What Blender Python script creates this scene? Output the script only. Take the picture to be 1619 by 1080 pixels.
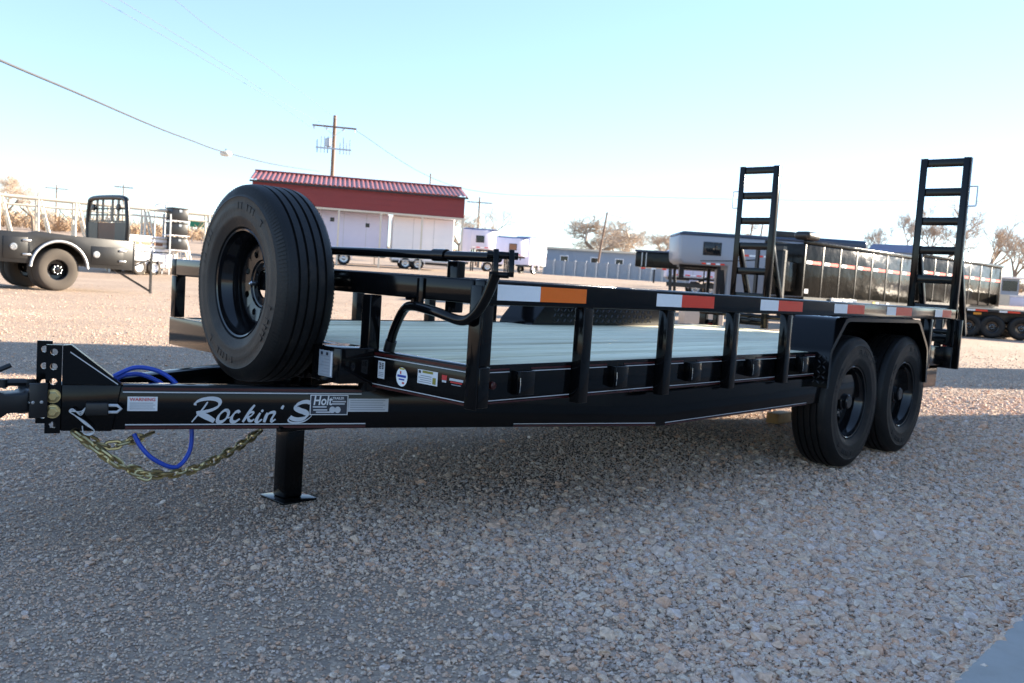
import bpy, bmesh, math, random
import numpy as np
from mathutils import Vector, Matrix
random.seed(7); RNG = np.random.default_rng(11)
S = bpy.context.scene; COL = S.collection
for o in list(bpy.data.objects): bpy.data.objects.remove(o)
rad = math.radians
# ------------------------------------------------------------------ camera
CAM = Vector((-1.9474, -1.9235, 0.9795)); YAW, PITCH, ROLL, FPX = rad(42.625), rad(-4.105), rad(3.717), 1370.87
fwd = Vector((math.cos(YAW)*math.cos(PITCH), math.sin(YAW)*math.cos(PITCH), math.sin(PITCH)))
r0 = Vector((math.sin(YAW), -math.cos(YAW), 0)); u0 = r0.cross(fwd)
rgt = math.cos(ROLL)*r0 + math.sin(ROLL)*u0; upv = -math.sin(ROLL)*r0 + math.cos(ROLL)*u0
cd = bpy.data.cameras.new('camera'); cam = bpy.data.objects.new('camera', cd); COL.objects.link(cam)
cd.sensor_width = 36; cd.lens = FPX/1619*36; cd.clip_start = .05; cd.clip_end = 6000
cd.dof.use_dof = True; cd.dof.focus_distance = 3.3; cd.dof.aperture_fstop = 5.6
cam.matrix_world = Matrix(((rgt.x, upv.x, -fwd.x, CAM.x), (rgt.y, upv.y, -fwd.y, CAM.y), (rgt.z, upv.z, -fwd.z, CAM.z), (0, 0, 0, 1)))
S.camera = cam
# ------------------------------------------------------------------ sky, sun, exposure
SUN_AZ, SUN_EL = rad(-24), rad(16)          # direction towards the sun, angle from +X
w = bpy.data.worlds.new('World'); S.world = w; w.use_nodes = True
nt = w.node_tree; nt.nodes.clear()
sky = nt.nodes.new('ShaderNodeTexSky'); sky.sky_type = 'NISHITA'; sky.sun_disc = False
sky.sun_elevation = SUN_EL; sky.sun_rotation = math.pi/2 - SUN_AZ
sky.altitude = 300; sky.air_density = 1.0; sky.dust_density = 0; sky.ozone_density = 1.5
bg = nt.nodes.new('ShaderNodeBackground'); bg.inputs['Strength'].default_value = .066
wo = nt.nodes.new('ShaderNodeOutputWorld')
gm = nt.nodes.new('ShaderNodeGamma'); gm.inputs['Gamma'].default_value = .72
tn = nt.nodes.new('ShaderNodeMix'); tn.data_type = 'RGBA'; tn.blend_type = 'MULTIPLY'; tn.inputs[0].default_value = 1; tn.inputs[7].default_value = (.97, 1.10, 1.32, 1)   # camera white balance
nt.links.new(sky.outputs[0], gm.inputs[0]); nt.links.new(gm.outputs[0], tn.inputs[6]); nt.links.new(tn.outputs[2], bg.inputs[0]); nt.links.new(bg.outputs[0], wo.inputs[0])
sl = bpy.data.lights.new('sun', 'SUN'); sl.energy = 3.9; sl.angle = rad(.5); sl.color = (1, .86, .68)
so = bpy.data.objects.new('sun', sl); COL.objects.link(so)
sd = Vector((math.cos(SUN_AZ)*math.cos(SUN_EL), math.sin(SUN_AZ)*math.cos(SUN_EL), math.sin(SUN_EL)))
so.rotation_euler = sd.to_track_quat('Z', 'Y').to_euler()
vs = S.view_settings; vs.view_transform = 'Standard'; vs.look = 'None'; vs.exposure = 2.64; vs.gamma = 1; vs.use_curve_mapping = False
# ------------------------------------------------------------------ helpers
def tag(o, label=None, cat=None, group=None, kind=None):
    for k, v in (('label', label), ('category', cat), ('group', group), ('kind', kind)):
        if v: o[k] = v
    return o
def empty(name, loc=(0, 0, 0), rz=0, label=None, cat=None, group=None):
    o = bpy.data.objects.new(name, None); COL.objects.link(o); o.location = loc; o.rotation_euler = (0, 0, rz)
    o.empty_display_size = .1
    return tag(o, label, cat, group)
def copy_tree(o, parent=None):
    c = o.copy(); COL.objects.link(c); c.parent = parent
    for ch in list(o.children): copy_tree(ch, c)
    return c
class MB:
    def __init__(s): s.v = []; s.f = []
    def add(s, v, f):
        b = len(s.v); s.v += [tuple(x) for x in v]; s.f += [tuple(i+b for i in q) for q in f]; return s
    def box(s, x0, x1, y0, y1, z0, z1, M=None):
        v = [Vector((x, y, z)) for z in (z0, z1) for y in (y0, y1) for x in (x0, x1)]
        if M: v = [M @ p for p in v]
        return s.add(v, [(0, 2, 3, 1), (4, 5, 7, 6), (0, 1, 5, 4), (2, 6, 7, 3), (0, 4, 6, 2), (1, 3, 7, 5)])
    def bar(s, a, b, w, h, up=(0, 0, 1)):       # rectangular bar from a to b: w sideways, h along up
        a, b = Vector(a), Vector(b); d = (b-a).normalized(); up = Vector(up)
        if abs(d.dot(up)) > .99: up = Vector((1, 0, 0))
        sd = d.cross(up).normalized(); u = sd.cross(d)
        v = [p + sd*i*w/2 + u*j*h/2 for p in (a, b) for j in (-1, 1) for i in (-1, 1)]
        return s.add(v, [(0, 1, 3, 2), (4, 6, 7, 5), (0, 4, 5, 1), (2, 3, 7, 6), (0, 2, 6, 4), (1, 5, 7, 3)])
    def prism(s, poly, fn, a, b):               # 2-D polygon, fn(u, v, t) -> point
        n = len(poly)
        v = [fn(p[0], p[1], a) for p in poly] + [fn(p[0], p[1], b) for p in poly]
        f = [tuple(range(n))[::-1], tuple(range(n, 2*n))] + [(i, (i+1) % n, n+(i+1) % n, n+i) for i in range(n)]
        return s.add(v, f)
    def tube(s, path, r, n=10, closed=False, cap=True):
        path = [Vector(p) for p in path]; m = len(path); V = []
        rr = r if isinstance(r, (list, tuple)) else [r]*m
        pu = None
        for i, p in enumerate(path):
            if closed: d = (path[(i+1) % m]-path[i-1]).normalized()
            else: d = (path[min(i+1, m-1)]-path[max(i-1, 0)]).normalized()
            if pu is None:
                pu = Vector((0, 0, 1)) if abs(d.z) < .9 else Vector((1, 0, 0))
            sd = d.cross(pu).normalized(); pu = sd.cross(d).normalized()
            for k in range(n):
                a = 2*math.pi*k/n; V.append(p + (sd*math.cos(a)+pu*math.sin(a))*rr[i])
        F = []
        for i in range(m if closed else m-1):
            j = (i+1) % m
            for k in range(n):
                F.append((i*n+k, i*n+(k+1) % n, j*n+(k+1) % n, j*n+k))
        if cap and not closed: F += [tuple(range(n))[::-1], tuple(range((m-1)*n, m*n))]
        return s.add(V, F)
    def lathe(s, prof, n, fn, a0=0, a1=2*math.pi, closedprof=False):   # prof: (t, r); fn(t, r cos, r sin)
        full = abs(a1-a0-2*math.pi) < 1e-6; k = n if full else n+1; m = len(prof); V = []
        for i in range(k):
            a = a0+(a1-a0)*i/n
            V += [fn(t, r*math.cos(a), r*math.sin(a)) for t, r in prof]
        F = []
        for i in range(n):
            j = (i+1) % k
            for q in range(m if closedprof else m-1):
                q2 = (q+1) % m
                F.append((i*m+q, j*m+q, j*m+q2, i*m+q2))
        return s.add(V, F)
    def mesh(s, name, smooth=None):
        me = bpy.data.meshes.new(name); me.from_pydata([tuple(p) for p in s.v], [], s.f)
        bm = bmesh.new(); bm.from_mesh(me); bmesh.ops.recalc_face_normals(bm, faces=bm.faces); bm.to_mesh(me); bm.free()
        if smooth:
            me.polygons.foreach_set('use_smooth', [True]*len(me.polygons)); me.set_sharp_from_angle(angle=rad(smooth))
        return me
    def build(s, name, mat, parent=None, smooth=None, bevel=0, label=None, seg=2):
        me = s.mesh(name, smooth)
        if bevel:
            bm = bmesh.new(); bm.from_mesh(me)
            bmesh.ops.remove_doubles(bm, verts=bm.verts, dist=1e-6)
            ed = [e for e in bm.edges if len(e.link_faces) == 2 and e.calc_face_angle(0) > rad(50)]
            bmesh.ops.bevel(bm, geom=ed, offset=bevel, segments=seg, profile=.5, affect='EDGES', clamp_overlap=True)
            bm.to_mesh(me); bm.free()
            me.polygons.foreach_set('use_smooth', [True]*len(me.polygons)); me.set_sharp_from_angle(angle=rad(50))
        me.materials.append(MAT[mat] if isinstance(mat, str) else mat)
        o = bpy.data.objects.new(name, me); COL.objects.link(o); o.parent = parent
        if label: o['label'] = label
        return o
def inst(name, me, parent, loc=(0, 0, 0), rot=(0, 0, 0), label=None):
    o = bpy.data.objects.new(name, me); COL.objects.link(o); o.parent = parent; o.location = loc; o.rotation_euler = rot
    if label: o['label'] = label
    return o
def crom(pts, k=6, closed=False):
    pts = [Vector(p) for p in pts]; n = len(pts); out = []
    for i in range(n if closed else n-1):
        if closed: a, b, c, d = pts[i-1], pts[i], pts[(i+1) % n], pts[(i+2) % n]
        else: a, b, c, d = pts[max(i-1, 0)], pts[i], pts[i+1], pts[min(i+2, n-1)]
        for j in range(k):
            t = j/k
            out.append(.5*((2*b)+(c-a)*t+(2*a-5*b+4*c-d)*t*t+(3*b-a-3*c+d)*t**3))
    if not closed: out.append(pts[-1])
    return out
TER = [(0, 0), (34, 0), (50, 1.1), (60, 1.4), (85, 1.7), (150, 3.6), (320, 8.0), (700, 15), (3500, 35)]
def terrain(x, y):
    return float(np.interp(math.hypot(x, y), [a for a, b in TER], [b for a, b in TER]))
def P(px, py, depth):                      # a point of the place seen in that direction at that distance
    return CAM + depth*(fwd + (px-809.5)/FPX*rgt + (540-py)/FPX*upv)
def spot(px, depth):                       # the same, set down on the terrain
    p = P(px, 440.8+.065*(px-800), depth); return Vector((p.x, p.y, terrain(p.x, p.y)))
def facing(px):                            # heading that points to the right across the line of sight
    p = P(px, 440, 10); return math.atan2(p.y-CAM.y, p.x-CAM.x) - math.pi/2
# ------------------------------------------------------------------ materials
MAT = {}
def mat(name, col, rough=.5, metal=0, var=.12, vscale=8, bump=0, bscale=60, coat=0, rvar=.08, spec=.5, bdist=.01):
    m = bpy.data.materials.new(name); m.use_nodes = True; t = m.node_tree; b = t.nodes['Principled BSDF']; L = t.links.new
    tc = t.nodes.new('ShaderNodeTexCoord'); nz = t.nodes.new('ShaderNodeTexNoise'); nz.inputs['Scale'].default_value = vscale; nz.inputs['Detail'].default_value = 5
    L(tc.outputs['Object'], nz.inputs['Vector'])
    mx = t.nodes.new('ShaderNodeMix'); mx.data_type = 'RGBA'
    mx.inputs[6].default_value = tuple(max(0, c*(1-var)) for c in col)+(1,); mx.inputs[7].default_value = tuple(min(1, c*(1+var)) for c in col)+(1,)
    L(nz.outputs['Fac'], mx.inputs[0]); L(mx.outputs[2], b.inputs['Base Color'])
    mr = t.nodes.new('ShaderNodeMapRange'); mr.inputs[3].default_value = max(.02, rough-rvar); mr.inputs[4].default_value = min(1, rough+rvar)
    L(nz.outputs['Fac'], mr.inputs[0]); L(mr.outputs[0], b.inputs['Roughness'])
    b.inputs['Metallic'].default_value = metal; b.inputs['Coat Weight'].default_value = coat; b.inputs['Coat Roughness'].default_value = .05
    b.inputs['Specular IOR Level'].default_value = spec
    if bump:
        n2 = t.nodes.new('ShaderNodeTexNoise'); n2.inputs['Scale'].default_value = bscale; n2.inputs['Detail'].default_value = 6
        L(tc.outputs['Object'], n2.inputs['Vector'])
        bp = t.nodes.new('ShaderNodeBump'); bp.inputs['Strength'].default_value = bump; bp.inputs['Distance'].default_value = bdist
        L(n2.outputs['Fac'], bp.inputs['Height']); L(bp.outputs[0], b.inputs['Normal'])
    MAT[name] = m; return m
mat('black_paint', (.0035, .0035, .004), .12, var=.3, vscale=3, rvar=.05, bump=.012, bscale=25, spec=.24)
mat('black_satin', (.008, .008, .009), .38, var=.3)
mat('tyre_rubber', (.0075, .0075, .008), .52, var=.35, vscale=12, bump=.12, bscale=120, rvar=.12, spec=.34)
mat('dusty_rubber', (.058, .048, .039), .85, var=.25, vscale=6)
mat('rim_black', (.007, .007, .008), .11, var=.3, vscale=10, rvar=.04)
mat('steel', (.55, .55, .55), .28, metal=1, var=.15)
mat('zinc_gold', (.50, .40, .20), .35, metal=.9, var=.3, vscale=40)
mat('blue_hose', (.02, .07, .45), .35)
mat('white_decal', (.72, .72, .72), .35, var=.03)
mat('silver_decal', (.55, .56, .58), .3, var=.05)
mat('print_grey', (.25, .27, .3), .5); mat('print_dark', (.02, .025, .04), .4); mat('print_red', (.55, .03, .03), .4)
mat('print_blue', (.03, .06, .35), .4); mat('print_yellow', (.55, .42, .02), .4); mat('print_olive', (.25, .22, .03), .4)
mat('tape_white', (.93, .93, .92), .35, var=.04, vscale=60); mat('tape_red', (.85, .045, .015), .35, var=.06, vscale=60); mat('tape_orange', (.98, .17, .006), .35, var=.05, vscale=60)
mat('pin_red', (.05, .004, .004), .3); mat('pin_white', (.55, .55, .56), .3)
mat('sticker_grey', (.30, .33, .37), .35, var=.05)
mat('clear_cable', (.6, .6, .6), .3)
mat('concrete', (.42, .40, .37), .85, var=.12, vscale=3, bump=.15, bscale=90)
mat('block_concrete', (.47, .40, .33), .9, var=.1, bump=.1)
mat('wood_block', (.42, .27, .12), .75, var=.25, vscale=20)
mat('red_metal', (.21, .026, .026), .5, var=.1, vscale=1); mat('red_roof', (.27, .085, .075), .38, var=.15, vscale=1)
mat('cream_trim', (.62, .56, .45), .55); mat('white_paint', (.78, .78, .80), .35, var=.05, vscale=2); mat('shade_tinted_white', (.62, .62, .76), .35, var=.06, vscale=2)  # last one is white with the lavender tint of shade put into its colour
mat('silver_paint', (.30, .31, .34), .35, metal=.2, var=.08, vscale=1); mat('navy_paint', (.03, .05, .09), .25); mat('roof_blue', (.10, .16, .32), .35)
mat('window_dark', (.012, .014, .016), .08, var=.3); mat('galvanised', (.45, .46, .47), .42, metal=.7, var=.2)
mat('flatbed_grey', (.010, .010, .0105), .32, var=.15, vscale=2); mat('brown_panel', (.22, .11, .06), .6)
mat('dump_black', (.012, .0115, .010), .16, var=.3, vscale=1.5, bump=.8, bscale=.8, rvar=.05, spec=.16, bdist=.10)
mat('pole_wood', (.20, .13, .09), .85, var=.25, vscale=5); mat('wire_dark', (.05, .05, .05), .5); mat('wire_pale', (.10, .115, .125), .4)
mat('bark', (.24, .19, .15), .9, var=.25); mat('twig', (.46, .37, .29), .9, var=.2)
mat('bluegrey_wall', (.24, .29, .36), .6, var=.1, vscale=.5); mat('fence_grey', (.36, .38, .41), .6, var=.15, vscale=3); mat('green_sign', (.01, .20, .10), .4)
mat('lamp_white', (.7, .68, .6), .5); mat('building_wall', (.48, .47, .46), .5, var=.08, vscale=.4); mat('silo_metal', (.5, .5, .5), .4, metal=.6)
mat('truss_cream', (.58, .55, .47), .5)
mat('dry_brush', (.36, .25, .16), .95, var=.3, vscale=3); mat('amber', (.7, .25, .01), .3)
def add_dust(name, col, lo, hi, scale):
    m = MAT[name]; t = m.node_tree; b = t.nodes['Principled BSDF']; L = t.links.new
    src = b.inputs['Base Color'].links[0].from_socket
    tc = t.nodes.new('ShaderNodeTexCoord'); nz = t.nodes.new('ShaderNodeTexNoise'); nz.inputs['Scale'].default_value = scale; nz.inputs['Detail'].default_value = 7; nz.inputs['Roughness'].default_value = .65; L(tc.outputs['Object'], nz.inputs['Vector'])
    mr = t.nodes.new('ShaderNodeMapRange'); mr.inputs[1].default_value = lo; mr.inputs[2].default_value = hi; mr.inputs[4].default_value = .8; L(nz.outputs['Fac'], mr.inputs[0])
    mx = t.nodes.new('ShaderNodeMix'); mx.data_type = 'RGBA'; L(mr.outputs[0], mx.inputs[0]); L(src, mx.inputs[6]); mx.inputs[7].default_value = tuple(col)+(1,); L(mx.outputs[2], b.inputs['Base Color'])
add_dust('tyre_rubber', (.045, .036, .028), .58, .78, 9); add_dust('concrete', (.30, .27, .23), .5, .75, 2.2)
def node_mat(name):
    m = bpy.data.materials.new(name); m.use_nodes = True; MAT[name] = m; t = m.node_tree
    return t, t.nodes['Principled BSDF'], t.links.new, t.nodes.new
# diamond tread plate: raised lugs by bump
t, b, L, N = node_mat('tread_plate')
b.inputs['Base Color'].default_value = (.05, .05, .052, 1); b.inputs['Roughness'].default_value = .2; b.inputs['Metallic'].default_value = .3
tc = N('ShaderNodeTexCoord'); 
# pine planks
t, b, L, N = node_mat('pine')
tc = N('ShaderNodeTexCoord'); oi = N('ShaderNodeObjectInfo'); mp = N('ShaderNodeMapping'); mp.inputs['Scale'].default_value = (.9, 20, 20)
ad = N('ShaderNodeVectorMath'); ad.operation = 'ADD'; L(tc.outputs['Object'], ad.inputs[0])
cb = N('ShaderNodeCombineXYZ'); ml = N('ShaderNodeMath'); ml.operation = 'MULTIPLY'; ml.inputs[1].default_value = 37; L(oi.outputs['Random'], ml.inputs[0]); L(ml.outputs[0], cb.inputs[0]); L(ml.outputs[0], cb.inputs[1])
L(cb.outputs[0], ad.inputs[1]); L(ad.outputs[0], mp.inputs['Vector'])
nz = N('ShaderNodeTexNoise'); nz.inputs['Scale'].default_value = 1.0; nz.inputs['Detail'].default_value = 6; nz.inputs['Distortion'].default_value = .8; L(mp.outputs[0], nz.inputs['Vector'])
cr = N('ShaderNodeValToRGB'); e = cr.color_ramp.elements
e[0].position = .25; e[0].color = (.44, .36, .20, 1); e[1].position = .75; e[1].color = (.86, .80, .56, 1); e.new(.5).color = (.74, .69, .47, 1)
L(nz.outputs['Fac'], cr.inputs[0])
hs = N('ShaderNodeHueSaturation'); mr = N('ShaderNodeMapRange'); mr.inputs[3].default_value = .84; mr.inputs[4].default_value = 1.12; L(oi.outputs['Random'], mr.inputs[0]); L(mr.outputs[0], hs.inputs['Value']); L(cr.outputs[0], hs.inputs['Color'])
L(hs.outputs[0], b.inputs['Base Color']); b.inputs['Roughness'].default_value = .55
bp = N('ShaderNodeBump'); bp.inputs['Strength'].default_value = .15; L(nz.outputs['Fac'], bp.inputs['Height']); L(bp.outputs[0], b.inputs['Normal'])
# gravel ground
t, b, L, N = node_mat('gravel_ground')
tc = N('ShaderNodeTexCoord')
n1 = N('ShaderNodeTexNoise'); n1.inputs['Scale'].default_value = .35; n1.inputs['Detail'].default_value = 6; L(tc.outputs['Object'], n1.inputs['Vector'])
v1 = N('ShaderNodeTexVoronoi'); v1.inputs['Scale'].default_value = 85; L(tc.outputs['Object'], v1.inputs['Vector'])
v2 = N('ShaderNodeTexVoronoi'); v2.inputs['Scale'].default_value = 33; L(tc.outputs['Object'], v2.inputs['Vector'])
n2 = N('ShaderNodeTexNoise'); n2.inputs['Scale'].default_value = 9; n2.inputs['Detail'].default_value = 8; n2.inputs['Roughness'].default_value = .75; L(tc.outputs['Object'], n2.inputs['Vector'])
cr = N('ShaderNodeValToRGB'); e = cr.color_ramp.elements
e[0].position = .3; e[0].color = (.37, .29, .225, 1); e[1].position = .7; e[1].color = (.48, .385, .30, 1); L(n1.outputs['Fac'], cr.inputs[0])
sx = N('ShaderNodeSeparateColor'); L(v1.outputs['Color'], sx.inputs[0])
c2 = N('ShaderNodeValToRGB'); e = c2.color_ramp.elements
e[0].position = 0; e[0].color = (.66, .66, .68, 1); e[1].position = 1; e[1].color = (1.3, 1.25, 1.2, 1); e.new(.5).color = (.95, .93, .92, 1); L(sx.outputs[0], c2.inputs[0])
m1 = N('ShaderNodeMix'); m1.data_type = 'RGBA'; m1.blend_type = 'MULTIPLY'; m1.inputs[0].default_value = .8; L(cr.outputs[0], m1.inputs[6]); L(c2.outputs[0], m1.inputs[7])
c3 = N('ShaderNodeValToRGB'); e = c3.color_ramp.elements
e[0].position = .35; e[0].color = (.72, .72, .74, 1); e[1].position = .68; e[1].color = (1.15, 1.12, 1.08, 1); L(n2.outputs['Fac'], c3.inputs[0])
m2 = N('ShaderNodeMix'); m2.data_type = 'RGBA'; m2.blend_type = 'MULTIPLY'; m2.inputs[0].default_value = .8; L(m1.outputs[2], m2.inputs[6]); L(c3.outputs[0], m2.inputs[7])
L(m2.outputs[2], b.inputs['Base Color']); b.inputs['Roughness'].default_value = .95; b.inputs['Specular IOR Level'].default_value = .2
ma = N('ShaderNodeMath'); ma.operation = 'ADD'; L(v1.outputs['Distance'], ma.inputs[0]); L(n2.outputs['Fac'], ma.inputs[1])
bp = N('ShaderNodeBump'); bp.inputs['Strength'].default_value = .5; bp.inputs['Distance'].default_value = .010; bp.invert = True; L(ma.outputs[0], bp.inputs['Height']); L(bp.outputs[0], b.inputs['Normal'])
# loose stones: colour carried by each stone
t, b, L, N = node_mat('stone')
at = N('ShaderNodeAttribute'); at.attribute_type = 'INSTANCER'; at.attribute_name = 'stone_colour'
tc = N('ShaderNodeTexCoord'); n1 = N('ShaderNodeTexNoise'); n1.inputs['Scale'].default_value = 1.6; n1.inputs['Detail'].default_value = 5; L(tc.outputs['Object'], n1.inputs['Vector'])
c2 = N('ShaderNodeValToRGB'); e = c2.color_ramp.elements; e[0].position = .3; e[0].color = (.72, .7, .68, 1); e[1].position = .7; e[1].color = (1.15, 1.15, 1.15, 1); L(n1.outputs['Fac'], c2.inputs[0])
m1 = N('ShaderNodeMix'); m1.data_type = 'RGBA'; m1.blend_type = 'MULTIPLY'; m1.inputs[0].default_value = 1; L(at.outputs['Color'], m1.inputs[6]); L(c2.outputs[0], m1.inputs[7])
L(m1.outputs[2], b.inputs['Base Color']); b.inputs['Roughness'].default_value = .8; b.inputs['Specular IOR Level'].default_value = .3
# ------------------------------------------------------------------ ground
def make_ground():
    rs = [0, .6, 1.2]
    while rs[-1] < 3400: rs.append(rs[-1] + max(.5, rs[-1]*.07))
    n = 144; V = [(0, 0, 0)]; F = []
    for r in rs[1:]:
        for k in range(n):
            a = 2*math.pi*k/n; x, y = r*math.cos(a), r*math.sin(a)
            z = terrain(x, y) + (.012*math.sin(x*.9+1)*math.sin(y*1.1+.4) if r < 30 else 0) - .006
            V.append((x, y, z))
    for k in range(n): F.append((0, 1+k, 1+(k+1) % n))
    for i in range(len(rs)-2):
        for k in range(n):
            a = 1+i*n; b_ = 1+(i+1)*n; F.append((a+k, b_+k, b_+(k+1) % n, a+(k+1) % n))
    m = MB(); m.v = V; m.f = F
    return tag(m.build('ground', 'gravel_ground', smooth=80), kind='structure')
make_ground()
def make_gravel():
    N_ = 720000
    th = YAW + (RNG.random(N_)-.5)*rad(84); d = 1.0*30**RNG.random(N_)
    x = CAM.x+d*np.cos(th); y = CAM.y+d*np.sin(th)
    slab = (y < -1.345) & (RNG.random(N_) > .006*np.exp((y+1.345)*5)) 
    keep = ~slab & (RNG.random(N_) < np.clip((d/3.6)**2, .1, 1)*np.clip((30-d)/20, .05, 1))
    # drifts: finer on the left, coarser and paler towards the slab, flash brightness painted in there
    coarse = np.clip((x-y*.55+1.0)/2.6, 0, 1)*np.clip((1.9-y)/2.2, 0, 1)
    patch = .5+.5*np.sin(x*1.7+np.sin(y*2.1)*1.3)*np.sin(y*1.3+1.1)
    patch2 = .5+.5*np.sin(x*2.3+y*1.1+2*np.sin(y*.9+x*.4))*np.sin(y*2.0-x*.8+1.7)
    keep &= ~((patch2 < .38) & (coarse < .45) & (RNG.random(N_) < .3))
    patch2 = patch2[keep]
    x, y, d, coarse, patch = x[keep], y[keep], d[keep], coarse[keep], patch[keep]
    n = len(x)
    s = RNG.lognormal(-.18, .52, n)*(.0026+.0041*coarse)*(1+.05*np.clip(d-4.5, 0, 14)); s = np.clip(s*(.8+.4*patch), .0022, .021)
    big = RNG.random(n) < .0025; s[big] *= 2.2
    me = bpy.data.meshes.new('loose_gravel'); me.vertices.add(n)
    co = np.stack([x, y, .0*x + s*RNG.uniform(-.25, .35, n) - .003 + np.where(y < -1.335, .0395, 0) + .012*np.sin(x*.9+1)*np.sin(y*1.1+.4)], 1).astype('f'); me.vertices.foreach_set('co', co.ravel())
    pal = np.array([[.40, .31, .25], [.46, .38, .31], [.30, .26, .235], [.50, .45, .40], [.31, .265, .235], [.42, .29, .215], [.34, .31, .30], [.56, .50, .43], [.2, .18, .17]])
    wts = np.array([.2, .18, .15, .12, .08, .12, .08, .05, .02]); ci = RNG.choice(len(pal), n, p=wts/wts.sum())
    col = pal[ci]*(.85+.3*RNG.random((n, 1)))*(1.42+.70*coarse[:, None])*(.86+.28*patch2[:, None])*np.array([[1.13, 1.02, .93]]); col = col*np.minimum(1, .74/col.max(1))[:, None]  # coarse zone: paler stone, plus camera flash brightness put into the colour
    def attr(nm, ty, arr):
        a = me.attributes.new(nm, ty, 'POINT'); a.data.foreach_set({'FLOAT': 'value', 'FLOAT_VECTOR': 'vector', 'FLOAT_COLOR': 'color', 'INT': 'value'}[ty], arr.ravel())
    attr('stone_scale', 'FLOAT_VECTOR', (s[:, None]*np.stack([.8+.7*RNG.random(n), .8+.4*RNG.random(n), .5+.35*RNG.random(n)], 1)).astype('f'))
    attr('stone_rot', 'FLOAT_VECTOR', np.stack([(RNG.random(n)-.5)*.9, (RNG.random(n)-.5)*.9, RNG.random(n)*6.28], 1).astype('f'))
    attr('stone_kind', 'INT', RNG.integers(0, 6, n).astype('i'))
    attr('stone_colour', 'FLOAT_COLOR', np.concatenate([col, np.ones((n, 1))], 1).astype('f'))
    o = bpy.data.objects.new('loose_gravel', me); COL.objects.link(o)
    g = bpy.data.node_groups.new('gravel_scatter', 'GeometryNodeTree')
    g.interface.new_socket('Geometry', in_out='INPUT', socket_type='NodeSocketGeometry'); g.interface.new_socket('Geometry', in_out='OUTPUT', socket_type='NodeSocketGeometry')
    N = g.nodes.new; L = g.links.new; gi = N('NodeGroupInput'); go = N('NodeGroupOutput'); jn = N('GeometryNodeJoinGeometry')
    for k in range(6):
        ic = N('GeometryNodeMeshIcoSphere'); ic.inputs['Radius'].default_value = 1; ic.inputs['Subdivisions'].default_value = 2
        nz = N('ShaderNodeTexNoise'); nz.noise_dimensions = '4D'; nz.inputs['W'].default_value = k*7.3; nz.inputs['Scale'].default_value = .95; nz.inputs['Detail'].default_value = 1.5
        sb = N('ShaderNodeVectorMath'); sb.operation = 'SUBTRACT'; sb.inputs[1].default_value = (.5, .5, .5)
        sc = N('ShaderNodeVectorMath'); sc.operation = 'SCALE'; sc.inputs['Scale'].default_value = 2.3
        sp = N('GeometryNodeSetPosition'); gt = N('GeometryNodeGeometryToInstance'); sm = N('GeometryNodeSetMaterial'); sm.inputs['Material'].default_value = MAT['stone']
        L(nz.outputs['Color'], sb.inputs[0]); L(sb.outputs[0], sc.inputs[0]); L(ic.outputs[0], sp.inputs['Geometry']); L(sc.outputs[0], sp.inputs['Offset'])
        L(sp.outputs[0], sm.inputs[0]); L(sm.outputs[0], gt.inputs[0]); L(gt.outputs[0], jn.inputs[0])
    ip = N('GeometryNodeInstanceOnPoints'); ip.inputs['Pick Instance'].default_value = True
    def na(nm, ty):
        a = N('GeometryNodeInputNamedAttribute'); a.data_type = ty; a.inputs['Name'].default_value = nm; return a.outputs['Attribute']
    mp_ = N('GeometryNodeMeshToPoints'); L(gi.outputs[0], mp_.inputs[0])
    L(mp_.outputs[0], ip.inputs['Points']); L(jn.outputs[0], ip.inputs['Instance']); L(na('stone_kind', 'INT'), ip.inputs['Instance Index'])
    er = N('FunctionNodeEulerToRotation'); L(na('stone_rot', 'FLOAT_VECTOR'), er.inputs[0]); L(er.outputs[0], ip.inputs['Rotation']); L(na('stone_scale', 'FLOAT_VECTOR'), ip.inputs['Scale'])
    L(ip.outputs[0], go.inputs[0])
    md = o.modifiers.new('scatter', 'NODES'); md.node_group = g
    me.materials.append(MAT['stone'])
    tag(o, 'loose tan and grey gravel stones covering the yard', 'gravel', kind='stuff')
make_gravel()
# concrete slab (apron of the building behind the camera)
m = MB().box(-16, 16.6, -9, -1.335, -.1, .035); tag(m.build('concrete_apron', 'concrete', bevel=.012), kind='structure')
# ------------------------------------------------------------------ buildings off to the right that throw the shade
def make_workshop():
    t = empty('workshop_building', (1, -8, 0), 0, 'long grey metal workshop whose shade covers the near gravel', 'building')
    m = MB().box(1.8, 15.5, -8, 4, .035, 5.0); m.build('wall', 'building_wall', t)
    m = MB()
    m.prism([(-8.2, 5.003), (4.15, 5.003), (4.15, 5.1), (-2, 5.6), (-8.2, 5.1)], lambda u, v, s: Vector((s, u, v)), 1.6, 15.5); m.build('roof', 'galvanised', t)
    for k, x in enumerate((3.0, 7.2, 11.4)):
        d = MB().box(x, x+3.6, 4.003, 4.05, .04, 4.0).build('roller_door', 'building_wall', t)
        for j in range(9): MB().box(x+.03, x+3.57, 4.052, 4.065, .1+j*.43, .48+j*.43).build('panel', 'building_wall', d)
make_workshop()
def make_silo():
    t = empty('shade_caster_silo', (21.2, -2.45, 0), 0, 'tall corrugated steel silo added out of view to throw a strip of shade', 'silo')  # unseen stand-in for the narrow thing that throws the shade strip
    prof = [(0, 1.32)]
    for k in range(60): prof += [(k*.13+.03, 1.335), (k*.13+.1, 1.30)]
    MB().lathe(prof, 40, lambda q, a, b_: Vector((a, b_, q))).build('shell', 'silo_metal', t, smooth=30)
    MB().lathe([(7.8, 1.4), (8.6, .25), (8.8, .0)], 40, lambda q, a, b_: Vector((a, b_, q))).build('roof', 'galvanised', t, smooth=30)
    for s in (-.2, .2): MB().tube([(-1.36, s, 0), (-1.36, s, 7.8)], .02, 6).build('ladder_rail', 'galvanised', t)
make_silo()
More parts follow.
